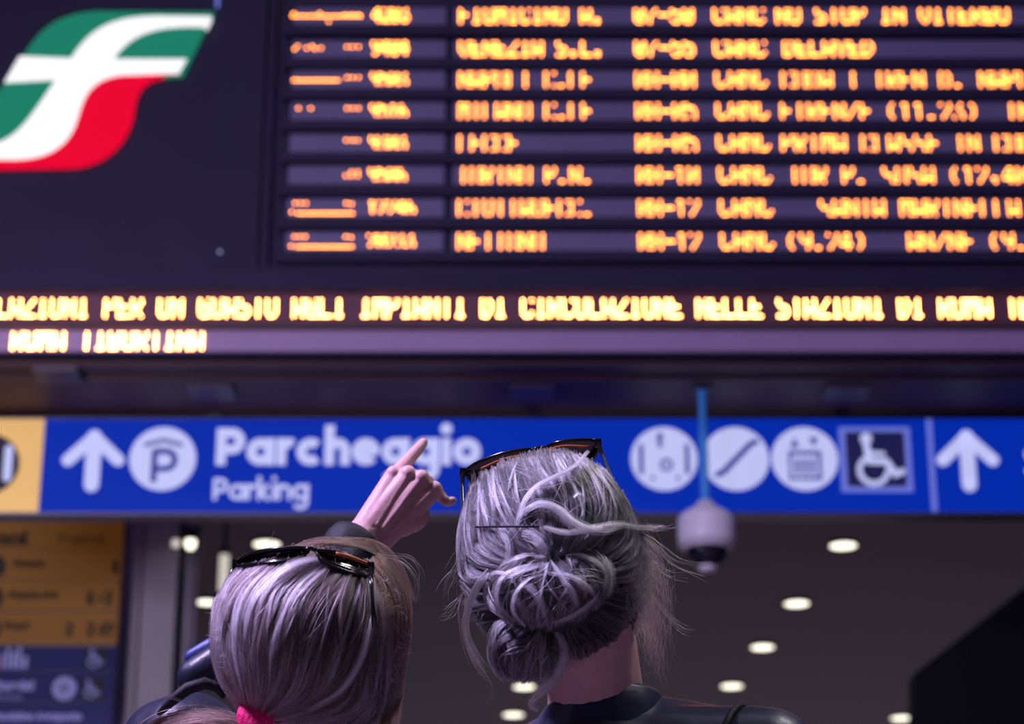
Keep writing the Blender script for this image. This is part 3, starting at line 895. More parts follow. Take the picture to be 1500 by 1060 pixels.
def scatter_locks(shell, guides, count, ns=(8, 34), width=(1.2, 4.0), lift=(0.004, 0.011), tr=(0.35, 1.0), drift=0.10, u0=0.0, u1=1.0, wig=2.0):
    G = [catmull(g, 40) for g in guides]; out = []
    for _ in range(count):
        ua = rng.uniform(u0, u1); ub = np.clip(ua + rng.normal(0, drift), u0, u1)
        L = rng.uniform(*tr); a = rng.uniform(0, 1 - L) if L < 1 else 0.0
        tt = np.linspace(a, a + L, 8); pts = []
        ph = rng.uniform(0, 6.28, 2); am = rng.normal(0, wig, 2); fr = rng.uniform(2, 6)
        for k, t in enumerate(tt):
            x = np.clip(ua + (ub - ua) * k / 7, 0, 0.9999) * (len(G) - 1); i = int(x); f = x - i
            j = t * 39; j0 = int(min(j, 38)); g = j - j0
            p = (G[i][j0] * (1 - g) + G[i][j0 + 1] * g) * (1 - f) + (G[i + 1][j0] * (1 - g) + G[i + 1][j0 + 1] * g) * f
            pts.append(tuple(p + am * np.sin(fr * k / 7 + ph)))
        h = rng.uniform(*lift)
        out.append(lock(shell, pts, int(rng.integers(*ns)), rng.uniform(*width), [h * 0.6, h, h * 0.7], thick=0.0025, taper=(0.8, 1.0, 0.5), jit=0.5))
    return out


def hair_obj(name, arrs, m, parent, radius=0.00028, tip=0.35):
    P = np.concatenate([a.reshape(-1, NP, 3) for a in arrs]); n = len(P)
    cu = bpy.data.hair_curves.new(name)
    cu.add_curves([NP] * n)
    off = np.array(wpos(parent)) if parent else np.zeros(3)
    cu.attributes['position'].data.foreach_set('vector', (P - off).astype(np.float32).ravel())
    ra = cu.attributes.get('radius') or cu.attributes.new('radius', 'FLOAT', 'POINT')
    t = np.linspace(0, 1, NP)
    rad = radius * (1 - (1 - tip) * t ** 2)[None] * rng.uniform(0.7, 1.25, n)[:, None]
    ra.data.foreach_set('value', rad.astype(np.float32).ravel())
    cu.materials.append(m)
    o = bpy.data.objects.new(name, cu); C.objects.link(o)
    if parent: o.parent = parent
    return o


def head_prims(c, rx, ry, rz):
    """skin solids of a tipped-back head whose hair shell is (rx,ry,rz) around c"""
    R = AX; c = Vector(c)
    P = lambda x, y, z: c + R[0] * x + R[1] * y + R[2] * z
    k = rx / 0.10
    pr = [('s', P(0, .008, 0), (rx - .026, ry - .026, rz - .028), R),
          ('s', P(0, -.045, .035), (.060 * k, .062, .058), R), ('s', P(0, -.088, .060), (.036, .030, .034), R),   # face, jaw, chin
          ('c', P(0, -.005, .098), P(0, -.040, .112), .008, .013), ('s', P(.012, -.044, .103), (.008, .007, .009), R), ('s', P(-.012, -.044, .103), (.008, .007, .009), R),
          ('c', P(-.018, -.068, .094), P(.018, -.068, .094), .006, .006), ('c', P(-.015, -.077, .093), P(.015, -.077, .093), .006, .006),
          ('c', P(-.045, .012, .078), P(-.015, .010, .091), .009, .009), ('c', P(.045, .012, .078), P(.015, .010, .091), .009, .009),
          ('s', P(-.031, -.006, .083), (.013, .010, .010), R), ('s', P(.031, -.006, .083), (.013, .010, .010), R)]
    for s_ in (-1, 1):
        pr += [('s', P(s_ * (rx - .020), -.022, .010), (.008, .031, .018), R), ('s', P(s_ * (rx - .016), -.012, .002), (.007, .018, .012), R)]
    return pr


# =============== the two heads
HRc = at(806, 815, 2.60); HR = Shell(HRc, (0.101, 0.121, 0.118))
HLc = at(450, 936, 2.60); HL = Shell(HLc, (0.106, 0.104, 0.116)); HLF = Shell(HLc + AX[2] * 0.05, (0.106, 0.112, 0.116))


def legs_prims(x, y, extra, hip=0.93):
    out = []
    for s_ in (-1, 1):
        h = (x + s_ * 0.085, y, hip); k = (x + s_ * 0.095, y + 0.015, 0.50); a = (x + s_ * 0.10, y - 0.01, 0.09)
        out += [('c', h, k, 0.088 + extra, 0.058 + extra), ('c', k, a, 0.056 + extra, 0.040 + extra)]
    return out


def shoe(x, y, parent):
    b = MB()
    me = fuse([('c', (x, y - 0.04, 0.045), (x, y + 0.14, 0.032), 0.042, 0.034), ('c', (x, y - 0.03, 0.05), (x, y - 0.01, 0.12), 0.042, 0.045)], 0.008, 4)
    for v in me.vertices: v.co.z = max(v.co.z, 0.002)
    put('shoe', me, M['shoe'], parent, True)


# ---------------------------------------------------------------- grey-haired woman (right)
wr = tag(empty('woman', (0.135, 2.68, 0)), 'woman with a messy grey hair bun and dark navy jacket, seen from behind, looking up', 'person')
nb = Vector((0.100, 2.68, 1.430))
shR = Vector((0.275, 2.62, 1.385)); shL = Vector((-0.015, 2.855, 1.37))
cR = Vector(HRc)
neck = [('c', cR + AX[0] * 0.042 + AX[1] * -0.06 + AX[2] * 0.005, nb + Vector((0, 0, -0.02)), 0.050, 0.058)]
tors = [('c', nb + Vector((0, 0, -0.10)), (0.135, 2.71, 1.02), 0.115, 0.115), ('s', (0.135, 2.715, 1.27), (0.165, 0.105, 0.16)), ('s', (0.135, 2.71, 0.95), (0.165, 0.115, 0.12)),
        ('c', nb + Vector((0, 0, -0.05)), shR, 0.055, 0.055), ('c', nb + Vector((0, 0, -0.05)), shL, 0.055, 0.055)]
elR = Vector((0.36, 2.64, 1.11)); wrR = Vector((0.30, 2.86, 0.98)); elL = Vector((-0.02, 3.02, 1.14)); wrL = Vector((0.07, 3.20, 1.03))
arms = [('c', shR, elR, 0.050, 0.040), ('c', elR, wrR, 0.040, 0.027), ('c', shL, elL, 0.050, 0.040), ('c', elL, wrL, 0.040, 0.027)]


def rest_hand(w, d):
    d = d.normalized(); s_ = d.cross(Vector((0, 0, 1))).normalized(); out = [('c', w, w + d * 0.08, 0.024, 0.026)]
    for k, L in enumerate((0.062, 0.072, 0.068, 0.052)):
        o = s_ * (k - 1.5) * 0.019
        out += [('c', w + d * 0.08 + o, w + d * (0.08 + L * .55) + o + Vector((0, 0, -.012)), .0095, .0085), ('c', w + d * (0.08 + L * .55) + o + Vector((0, 0, -.012)), w + d * (0.08 + L) + o + Vector((0, 0, -.035)), .0085, .007)]
    out += [('c', w + d * 0.03 - s_ * .02, w + d * 0.07 - s_ * .05, .011, .009), ('c', w + d * 0.07 - s_ * .05, w + d * 0.095 - s_ * .052, .009, .0075)]
    return out


body = fuse(head_prims(HRc, .101, .121, .118) + neck + tors + arms + legs_prims(0.135, 2.71, 0.0) + [('c', (0.035, 2.70, 0.06), (0.035, 2.82, 0.035), .04, .03), ('c', (0.235, 2.70, 0.06), (0.235, 2.82, 0.035), .04, .03)], 0.005, 5)
hands = fuse(rest_hand(wrR, wrR - elR) + rest_hand(wrL, wrL - elL), 0.0028, 3)
put('body', join([body, hands], 'body'), M['skin'], wr, True)
E = 0.018
jk = [('c', nb + Vector((0, .0, -0.095)), (0.135, 2.71, 0.98), 0.13, 0.135), ('s', (0.135, 2.715, 1.27), (0.165, 0.125, 0.165)), ('s', (0.135, 2.71, 0.93), (0.17, 0.135, 0.12)),
      ('c', nb + Vector((0.02, 0, -0.045)), shR, 0.084, 0.070), ('c', at(905, 1012, 2.665) - AX[1] * .058, at(1020, 1027, 2.65) - AX[1] * .062, .060, .062), ('c', at(1020, 1027, 2.65) - AX[1] * .062, at(1110, 1046, 2.63) - AX[1] * .062, .062, .062), ('c', at(885, 1012, 2.665) - AX[1] * .055, at(790, 1062, 2.71) - AX[1] * .058, .058, .060), ('c', nb + Vector((0, 0, -0.05)), shL, 0.076, 0.066),
      ('c', shR, elR, 0.068, 0.056), ('c', elR, wrR - (wrR - elR) * .06, 0.056, 0.042), ('c', shL, elL, 0.068, 0.056), ('c', elL, wrL - (wrL - elL) * .06, 0.056, 0.042)]
put('jacket', fuse(jk, 0.007, 6), M['jacket_navy'], wr, True)
# stand collar round the neck
b = MB()
cen = nb + Vector((0.0, 0.0, 0.01))
prof = []
n = 36
for (r, h) in ((0.080, -0.045), (0.076, -0.015), (0.070, 0.010), (0.066, 0.015), (0.062, 0.010), (0.062, -0.04)):
    prof.append([(cen.x + r * 1.02 * math.cos(2 * math.pi * k / n), cen.y + r * math.sin(2 * math.pi * k / n), cen.z + h + 0.012 + 0.010 * math.cos(2 * math.pi * k / n) - 0.012 * math.sin(2 * math.pi * k / n)) for k in range(n)])
vs = [v for ring in prof for v in ring]; fs = []
for i in range(len(prof) - 1):
    for k in range(n): fs.append((i * n + k, i * n + (k + 1) % n, (i + 1) * n + (k + 1) % n, (i + 1) * n + k))
b.add(vs, fs); b.build('collar', M['jacket_navy'], wr, True)
# seam / strap on the right shoulder
b = MB()
sp_ = []
d_ = (elR - shR).normalized()
ringc = shR + Vector((-0.035, 0, 0.0)); ax_ = (shR - nb).normalized(); xa_ = ax_.orthogonal().normalized(); ya_ = ax_.cross(xa_)
for k in range(25): sp_.append(ringc + (xa_ * math.cos(2 * math.pi * k / 24) + ya_ * math.sin(2 * math.pi * k / 24)) * 0.0695)
b.tube(sp_, 0.004, 6); b.build('shoulder_seam', M['black_cloth'], wr, True)
put('trousers', fuse(legs_prims(0.135, 2.71, 0.014, 0.95) + [('s', (0.135, 2.71, 0.93), (0.175, 0.128, 0.11))], 0.009, 4), M['denim'], wr, True)
for s_ in (-1, 1): shoe(0.135 + s_ * 0.10, 2.70, wr)
# scalp under the hair
me = fuse([('s', Vector(HRc) + AX[1] * 0.002 - AX[2] * 0.006, (.094, .112, .106), AX)], 0.006, 2)
hair_r = put('hair', me, M['scalp_grey'], wr, True)
tag(hair_r, 'grey streaked hair')

A = [[(684, 742), (673, 795), (676, 845), (700, 855), (742, 838)],
     [(690, 718), (683, 768), (692, 815), (728, 830), (760, 828)],
     [(698, 700), (700, 745), (710, 790), (742, 815), (772, 822)],
     [(714, 690), (722, 730), (738, 770), (762, 800), (784, 818)],
     [(738, 676), (748, 718), (764, 762), (782, 798), (794, 818)],
     [(772, 668), (784, 712), (795, 757), (800, 795), (804, 818)],
     [(808, 664), (826, 708), (836, 752), (826, 795), (814, 818)],
     [(842, 664), (868, 708), (880, 752), (858, 798), (826, 820)],
     [(872, 678), (902, 722), (914, 766), (884, 808), (840, 826)],
     [(896, 706), (926, 756), (932, 800), (902, 830), (850, 836)],
     [(916, 745), (938, 795), (940, 840), (908, 852), (855, 846)]]
top = [family(HR, A, 14000, 0.000, 0.012, thick=0.006, clump=0.38, nclump=120, jit=1.3, frizz=1.0, ridge=0.0025, wob=3.5)]
N_ = [[(944, 835), (938, 862), (905, 866), (862, 850)], [(945, 880), (925, 890), (890, 880), (858, 862)], [(940, 915), (910, 912), (878, 897), (852, 872)],
      [(926, 945), (896, 932), (868, 912), (846, 884)], [(895, 962), (870, 945), (850, 922), (838, 894)], [(852, 968), (842, 950), (832, 925), (826, 900)],
      [(800, 965), (800, 945), (802, 925), (806, 905)], [(745, 950), (760, 940), (775, 925), (785, 905)], [(705, 925), (725, 920), (748, 910), (768, 890)],
      [(684, 890), (705, 892), (732, 885), (758, 868)], [(674, 850), (692, 868), (722, 865), (752, 850)]]
nape = [family(HR, N_, 8000, 0.000, 0.012, thick=0.005, clump=0.4, nclump=80, jit=1.2, frizz=0.8, ridge=0.0025, wob=2.5)]
nape += scatter_locks(HR, N_, 40, lift=(0.003, 0.010))
# front and sides out of sight, combed back
def comb_back(shell, n, spread, lift):
    out = np.zeros((n, NP, 3)); t = np.linspace(0, 1, NP)
    az = rng.uniform(-1.25, 1.25, n)
    for i in range(n):
        x = math.sin(az[i]); y = math.cos(az[i])
        # from the hairline on the forehead (forward) over the top/side to the back
        th = np.linspace(math.radians(48), math.radians(-25), NP)
        v = np.stack([x * np.cos(th), y * np.cos(th), np.sin(th)], 1)
        v = v / np.linalg.norm(v, axis=1)[:, None]
        out[i] = v * (shell.r + lift + 0.004 * rng.random()) + rng.normal(0, 0.0012, (1, 3))
    return shell.c + out @ AXN
hair_obj('combed_strands', [comb_back(HR, 2600, 1, -0.004)], M['hair_grey'], hair_r)
hair_obj('crown_strands', top, M['hair_grey'], hair_r, 0.00030)
hair_obj('nape_strands', nape, M['hair_dark'], hair_r, 0.00030)
# bright surface locks over the crown
K = []
def gi(u):
    G = [catmull(g, NP) for g in A]; x = u * (len(G) - 1); i = min(int(x), len(G) - 2); f = x - i
    return G[i] * (1 - f) + G[i + 1] * f
K += scatter_locks(HR, A, 150, ns=(6, 30), width=(1.0, 3.2), lift=(0.005, 0.015), tr=(0.3, 0.95), drift=0.06, wig=2.5)
K.append(lock(HR, [(862, 660), (842, 682), (812, 698), (786, 712), (768, 734), (758, 762), (757, 772)], 80, 4, [0.010, 0.014, 0.016, 0.016], taper=(0.5, 0.8, 0.9)))
K.append(lock(HR, [(757, 768), (768, 750), (790, 738), (815, 745), (845, 768), (885, 778), (915, 770)], 110, 7, [0.010, 0.018, 0.022, 0.014], taper=(0.7, 1, 0.6)))
K.append(lock(HR, [(795, 772), (830, 780), (868, 774), (905, 768), (940, 772), (975, 770)], 80, 5, [0.014, 0.018, 0.014, 0.012], taper=(0.8, 0.8, 0.5), spread=2))
K.append(lock(HR, [(730, 772), (745, 795), (742, 820), (728, 838)], 60, 6, [0.012, 0.018, 0.014]))
K.append(lock(HR, [(765, 778), (785, 788), (798, 805), (800, 822)], 100, 12, [0.012, 0.02, 0.02], taper=(1, 1, .7)))
K.append(lock(HR, [(840, 728), (848, 722), (856, 726)], 20, 1.5, [0.01, 0.014, 0.012]))
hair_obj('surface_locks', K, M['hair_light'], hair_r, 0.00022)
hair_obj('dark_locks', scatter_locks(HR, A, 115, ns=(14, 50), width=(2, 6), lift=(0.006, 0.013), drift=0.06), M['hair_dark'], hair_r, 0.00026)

# the bun: two coils of drawn-through hair
depth_back = 0.118
B1 = Shell(Vector(HRc) + AX[0] * 0.002 + AX[1] * -0.032 - AX[2] * 0.108, (0.062, 0.046, 0.040))
B2 = Shell(Vector(HRc) + AX[0] * -0.028 + AX[1] * -0.094 - AX[2] * 0.082, (0.040, 0.040, 0.032))
me = fuse([('s', B1.c, tuple(B1.r - .005), AX), ('s', B2.c, tuple(B2.r - .005), AX)], 0.005, 3)
bun = put('bun', me, M['scalp_grey'], hair_r, True)
W = [[(800, 815), (768, 818), (738, 832), (722, 858), (728, 888), (745, 908)],
     [(800, 815), (775, 826), (752, 845), (740, 872), (742, 898), (756, 912)],
     [(801, 816), (786, 832), (768, 858), (762, 884), (765, 912)],
     [(803, 816), (797, 838), (788, 866), (782, 892), (778, 918)],
     [(806, 816), (808, 840), (806, 868), (802, 894), (796, 920)],
     [(809, 816), (820, 838), (826, 866), (828, 892), (822, 918)],
     [(813, 815), (836, 832), (850, 856), (856, 882), (852, 908)],
     [(815, 813), (846, 818), (872, 836), (882, 862), (874, 892)],
     [(813, 810), (845, 800), (876, 812), (894, 838), (896, 868)]]
bs = [family(B1, W, 7000, 0.0, 0.003, thick=0.006, clump=0.4, nclump=60, jit=1.3, frizz=1.2, ridge=0.003, wob=4.0)]
V = [[(782, 908), (750, 902), (726, 918), (717, 948), (724, 978), (742, 994)],
     [(786, 912), (760, 915), (740, 936), (732, 966), (744, 992)],
     [(790, 914), (772, 932), (758, 958), (750, 986), (752, 998)],
     [(794, 915), (786, 938), (778, 966), (772, 994)],
     [(800, 915), (802, 942), (796, 970), (786, 996)],
     [(806, 915), (818, 940), (818, 968), (802, 994)]]
bs.append(family(B2, V, 4200, 0.0, 0.002, thick=0.006, clump=0.4, nclump=44, jit=1.2, frizz=1.0, ridge=0.003, wob=3.5))
hair_obj('bun_strands', bs, M['hair_grey'], bun, 0.00030)
K = []
K += scatter_locks(B1, W, 70, ns=(6, 34), width=(1.0, 4.0), lift=(0.003, 0.012), drift=0.16, wig=4.0)
K += scatter_locks(B2, V, 40, ns=(6, 30), width=(1.0, 3.5), lift=(0.003, 0.010), drift=0.16, wig=3.0)
hair_obj('dark_locks', scatter_locks(B1, W, 75, ns=(14, 50), width=(2, 6), lift=(0.004, 0.012), drift=0.2, wig=4) + scatter_locks(B2, V, 55, ns=(14, 50), width=(2, 6), lift=(0.004, 0.010), drift=0.2, wig=4), M['hair_dark'], bun, 0.00026)
K.append(lock(B2, [(806, 912), (822, 935), (826, 962), (814, 992), (790, 1016), (776, 1032), (790, 1040)], 110, 7, [0.006, 0.010, 0.006, 0.004], taper=(.8, 1, .7)))
for g in ([(745, 905), (728, 880), (732, 850), (755, 832), (785, 826)], [(770, 918), (752, 895), (756, 868), (778, 846), (806, 840)], [(735, 838), (765, 850), (790, 878), (800, 912)],
          [(880, 885), (860, 858), (832, 842), (800, 838)], [(890, 850), (868, 880), (838, 902), (806, 914)], [(722, 868), (742, 846), (772, 834), (800, 828)], [(850, 905), (842, 870), (822, 842), (806, 820)],
          [(715, 838), (740, 822), (772, 812), (800, 812)], [(700, 850), (726, 838), (748, 846), (762, 870)], [(812, 818), (842, 810), (872, 820), (888, 842), (884, 872)]):
    K.append(lock(B1, g, 60, rng.uniform(3, 6), [0.004, 0.012, 0.008], thick=.004, taper=(.5, 1, .5)))
K.append(lock(B1, [(810, 812), (838, 798), (868, 800), (888, 818), (896, 846), (893, 872)], 90, 7, [0.006, 0.012, 0.008], taper=(.6, 1, .7)))
K.append(lock(B1, [(800, 815), (768, 814), (738, 822), (712, 842), (694, 868), (684, 900), (684, 930), (698, 962), (714, 985)], 60, 5, [0.006, 0.004, 0.0, 0.0], taper=(.6, 1, .7), spread=4))
hair_obj('bun_locks', K, M['hair_light'], bun, 0.00022)
tie = B1.place(np.array(catmull([(770, 822), (782, 813), (800, 810), (818, 813), (826, 820)], 12)), np.full(12, 0.008))
b = MB(); b.tube([Vector(p) for p in tie], [0.002] + [0.0048] * 10 + [0.002], 10); tag(b.build('hair_tie', M['black_cloth'], bun, True), 'black elastic hair tie')
# loose hair at her right
Ws = [[(928, 770), (952, 815), (966, 865), (972, 920), (980, 975), (988, 1000)], [(930, 790), (944, 835), (954, 885), (960, 935), (968, 985), (974, 1002)],
      [(934, 815), (938, 855), (944, 905), (948, 945), (952, 980)], [(936, 840), (936, 875), (938, 915), (938, 950)]]
lo = [family(HR, Ws, 380, 0.004, 0.004, thick=0.016, clump=0.3, nclump=40, jit=5.0, frizz=5.0, ridge=0.005, wob=8.0, lens=(0.3, 1.0))]
for g in ([(930, 775), (962, 800), (995, 826), (1040, 838)], [(925, 768), (960, 775), (1000, 766)], [(938, 800), (975, 838), (1010, 842)], [(940, 850), (975, 900), (1000, 925), (1022, 930)],
          [(935, 830), (965, 850), (985, 890)], [(672, 820), (655, 850), (648, 880)], [(674, 870), (660, 895), (642, 905)], [(680, 910), (690, 960), (720, 1000), (725, 1040)],
          [(678, 860), (672, 900), (686, 950), (712, 990)]):
    lo.append(lock(HR, g, 8, 4, [0.004, 0.006, 0.004], wave=1.2, jit=2.0, spread=8))
fl = np.array([[rng.uniform(675, 940), 0] for _ in range(1)])
for k in range(150):
    a0 = rng.uniform(0, 2 * math.pi); x0_ = 806 + 128 * math.cos(a0) * rng.uniform(.85, 1.02); y0_ = 815 + 155 * math.sin(a0) * rng.uniform(.85, 1.02)
    if y0_ < 690: continue
    dx_ = math.cos(a0) * rng.uniform(4, 26); dy_ = rng.uniform(-6, 34)
    lo.append(lock(HR, [(x0_, y0_), (x0_ + dx_ * .7, y0_ + dy_ * .4), (x0_ + dx_, y0_ + dy_)], 1, 1, [0.002, 0.008, 0.01], wave=1.0, jit=1))
lo += scatter_locks(HR, A, 100, ns=(1, 3), width=(0.5, 3.0), lift=(0.008, 0.020), tr=(0.2, 0.7), drift=0.25, wig=6.0)
lo += scatter_locks(B1, W, 36, ns=(1, 4), width=(0.5, 4.0), lift=(0.006, 0.018), tr=(0.3, 0.9), drift=0.5, wig=8.0)
lo += scatter_locks(B2, V, 18, ns=(1, 4), width=(0.5, 4.0), lift=(0.006, 0.016), tr=(0.3, 0.9), drift=0.5, wig=6.0)
for k in range(26):
    x_ = rng.uniform(805, 925); y_ = rng.uniform(925, 958)
    lo.append(lock(HR, [(x_, y_), (x_ + rng.normal(0, 4), y_ + 20), (x_ + rng.normal(-4, 9), y_ + rng.uniform(30, 62))], int(rng.integers(2, 9)), 3, [0.004, 0.006, 0.004], wave=0.8, jit=1.6, spread=4))
hair_obj('loose_strands', lo, M['hair_wisp'], hair_r, 0.00017)
# thin hair pin
b = MB()
pp_ = HR.place(np.array([[697.0, 771.5], [730, 771], [760, 771], [790, 771]]), np.array([0.016, 0.021, 0.024, 0.024]))
b.tube([Vector(p) for p in pp_], 0.0011, 6); b.build('hair_pin', M['metal_pin'], hair_r)

# ---------------------------------------------------------------- brown-haired woman (left), pointing
wl = tag(empty('woman', (-0.30, 2.70, 0)), 'brown-haired woman with a pink hair tie, raising her hand to point at the board', 'person')
cL = Vector(HLc)
nbl = Vector((-0.250, 2.70, 1.345))
sL = Vector((-0.385, 2.71, 1.425)); sR = Vector((-0.125, 2.665, 1.32))
eR = at(405, 965, 2.86); wR = at(516, 797, 2.95)
eL = Vector((-0.40, 2.96, 1.36)); wL = Vector((-0.29, 3.10, 1.25))
neck = [('c', cL + AX[1] * -0.065 + AX[2] * 0.005, nbl + Vector((0, 0, -0.02)), 0.052, 0.060)]
tors = [('c', nbl + Vector((0, 0.0, -0.10)), (-0.30, 2.72, 1.0), 0.112, 0.112), ('s', (-0.30, 2.725, 1.20), (0.155, 0.10, 0.16)), ('s', (-0.30, 2.72, 0.93), (0.16, 0.115, 0.12)),
        ('c', nbl + Vector((0, 0, -0.05)), sL, 0.052, 0.050), ('c', nbl + Vector((0, 0, -0.05)), sR, 0.052, 0.050)]
arms = [('c', sR, eR, 0.046, 0.038), ('c', eR, wR, 0.038, 0.026), ('c', sL, eL, 0.046, 0.038), ('c', eL, wL, 0.038, 0.026)]
body = fuse(head_prims(HLc, .106, .106, .116) + neck + tors + arms + legs_prims(-0.30, 2.72, 0.0, 0.91) + [('c', (-0.40, 2.71, 0.06), (-0.40, 2.83, 0.035), .04, .03), ('c', (-0.20, 2.71, 0.06), (-0.20, 2.83, 0.035), .04, .03)], 0.005, 5)
# the pointing right hand, seen from its back
HY = 2.95
def hp(px, py, dy=0.0): return at(px, py, HY + dy)
mi, mm, mr, mp = hp(577, 697, .004), hp(598, 697, -.001), hp(617, 703, .000), hp(637, 718, .006)
w0 = hp(528, 789, 0.0)
hd = [('c', hp(500, 818, -.01), w0, .0265, .0250), ('c', hp(516, 797, -.003), hp(545, 780, .006), .0245, .0225),
      ('c', w0, mi, .0205, .0125), ('c', w0, mm, .0200, .0125), ('c', hp(540, 790, .004), mr, .0200, .0125), ('c', hp(550, 795, .008), mp, .0190, .0110),
      ('s', hp(583, 748, .010), (.034, .017, .036)), ('s', hp(560, 770, .008), (.027, .017, .028)), ('s', hp(600, 752, .016), (.026, .015, .026)),
      # index, pointing up and away
      ('c', mi, hp(596, 676, .018), .0098, .0086), ('c', hp(596, 676, .018), hp(611, 659, .030), .0084, .0078), ('c', hp(611, 659, .030), hp(620, 648, .038), .0076, .0064),
      # middle
      ('c', mm, hp(607, 697, .036), .0100, .0092), ('c', hp(607, 697, .036), hp(610, 722, .046), .0088, .0080), ('c', hp(610, 722, .046), hp(602, 738, .032), .0078, .0068),
      # ring
      ('c', mr, hp(626, 705, .034), .0098, .0090), ('c', hp(626, 705, .034), hp(627, 730, .043), .0086, .0078), ('c', hp(627, 730, .043), hp(618, 745, .030), .0076, .0066),
      # little finger, sticking out
      ('c', mp, hp(646, 728, .018), .0088, .0080), ('c', hp(646, 728, .018), hp(655, 735, .014), .0074, .0068), ('c', hp(655, 735, .014), hp(663, 733.5, .008), .0066, .0056),
      # thumb, folded across the palm
      ('c', hp(545, 765, .012), hp(570, 738, .036), .0150, .0115), ('c', hp(570, 738, .036), hp(592, 726, .052), .0105, .0095), ('c', hp(592, 726, .052), hp(610, 730, .050), .0092, .0075)]
for q_, r_ in ((mi, .0118), (mm, .0122), (mr, .0120), (mp, .0106)):
    hd.append(('s', q_ + Vector((0, -0.003, 0.002)), (r_ * .9, r_, r_ * .9)))
for q_, s0 in ((mi, hp(545, 765, -.012)), (mm, hp(552, 768, -.014)), (mr, hp(562, 772, -.012)), (mp, hp(572, 778, -.006))):
    hd.append(('c', s0, q_ + Vector((0, -.0095, 0)), .0035, .0036))
hand = fuse(hd, 0.0016, 3, 0.5)
body_l = put('body', join([body, hand], 'body'), M['skin'], wl, True)
# fingernail of the little finger
b = MB()
me = fuse([('s', hp(662, 731, .0035), (.0052, .0024, .0036))], 0.0009, 1); put('fingernail', me, M['nail'], wl, True)
jk = [('c', nbl + Vector((0, .0, -0.10)), (-0.30, 2.72, 0.96), 0.125, 0.13), ('s', (-0.30, 2.725, 1.19), (0.155, 0.12, 0.165)), ('s', (-0.30, 2.72, 0.91), (0.165, 0.132, 0.12)),
      ('c', nbl + Vector((0, 0, -0.045)), sL + Vector((0.03, 0, -0.01)), 0.070, 0.060), ('c', nbl + Vector((0, 0, -0.05)), sR, 0.070, 0.058),
      ('c', sR, eR, 0.058, 0.050), ('c', eR, wR - (wR - eR) * .06, 0.050, 0.036), ('c', sL, eL, 0.062, 0.050), ('c', eL, wL - (wL - eL) * .06, 0.050, 0.038),
      ('s', sL + Vector((0.02, -0.01, 0.0)), (.066, .070, .064)), ('c', at(283, 990, 2.80), at(340, 960, 2.80), 0.022, 0.026)]
put('jacket', fuse(jk, 0.007, 6), M['jacket_left'], wl, True)
# sleeve cuff of the pointing arm
dd_ = (wR - eR).normalized(); c0 = wR - dd_ * 0.030; c1 = wR + dd_ * 0.006
b = MB(); b.tube([c0, c0 + dd_ * .008, c0 + dd_ * 0.028, c1, c1 + dd_ * .001], [0.030, 0.036, 0.036, 0.034, 0.029], 28); b.build('cuff', M['black_cloth'], wl, True)
# shoulder seam and lit sleeve edge at her left, its light painted in blue
b = MB()
pts_ = [at(x, y, Y_) for x, y, Y_ in ((232, 1046, 2.63), (252, 1026, 2.62), (275, 1008, 2.615), (300, 1000, 2.615), (318, 1006, 2.62), (330, 1020, 2.62))]
b.tube(pts_, [0.003, 0.006, 0.007, 0.007, 0.006, 0.004], 8); b.build('shoulder_strap', M['black_cloth'], wl, True)
me = fuse([('c', at(281, 962, 2.84), at(335, 934, 2.84), 0.010, 0.013)], 0.003, 4)
tag(put('lit_sleeve_edge', me, M['jacket_lit_blue'], wl, True), 'lit blue edge of the sleeve')
put('trousers', fuse(legs_prims(-0.30, 2.72, 0.014, 0.93) + [('s', (-0.30, 2.72, 0.91), (0.17, 0.126, 0.11))], 0.009, 4), M['denim'], wl, True)
for s_ in (-1, 1): shoe(-0.30 + s_ * 0.10, 2.71, wl)
me = fuse([('s', cL + AX[1] * 0.0 - AX[2] * 0.006, (.099, .098, .105), AX)], 0.006, 2)
hair_l = put('hair', me, M['scalp_brown'], wl, True)
tag(hair_l, 'brown hair gathered in a low ponytail')
Ag = [[(346, 830), (318, 880), (311, 945), (324, 1000), (354, 1044)],
      [(372, 820), (334, 876), (325, 945), (338, 1000), (359, 1044)],
      [(410, 816), (356, 868), (344, 940), (354, 1000), (364, 1045)],
      [(446, 818), (386, 866), (366, 938), (370, 1000), (369, 1045)],
      [(476, 822), (418, 870), (392, 942), (388, 1000), (375, 1046)],
      [(500, 826), (448, 878), (420, 948), (406, 1005), (381, 1047)],
      [(516, 830), (478, 886), (450, 956), (430, 1012), (387, 1049)],
      [(528, 834), (506, 892), (484, 964), (458, 1020), (393, 1051)],
      [(538, 842), (532, 900), (518, 974), (490, 1030), (402, 1055)],
      [(548, 860), (552, 920), (546, 985), (524, 1040), (440, 1070)],
      [(558, 885), (570, 940), (566, 1005), (550, 1058), (500, 1092)]]
bl = [family(HL, Ag, 17000, 0.000, 0.004, thick=0.006, clump=0.33, nclump=110, jit=1.2, frizz=0.7, ridge=0.0028, wob=3.5)]
hair_obj('back_strands', bl, M['hair_brown'], hair_l, 0.00028)
Sg = [[(522, 824), (548, 852), (558, 895), (556, 950), (548, 1010), (542, 1070)],
      [(536, 822), (560, 850), (572, 895), (570, 950), (560, 1010), (552, 1070)],
      [(548, 818), (576, 848), (590, 895), (586, 950), (576, 1010), (568, 1070)],
      [(556, 812), (588, 846), (602, 892), (596, 950), (588, 1010), (582, 1070)]]
sl = [family(HLF, Sg, 4200, 0.007, 0.005, thick=0.009, clump=0.5, nclump=34, jit=1.2, frizz=1.4, ridge=0.004, wob=3.0)]
Tg = [[(428, 806), (462, 796), (505, 796), (545, 806), (578, 834), (600, 880)], [(440, 800), (470, 790), (510, 790), (550, 800), (584, 830), (604, 878)]]
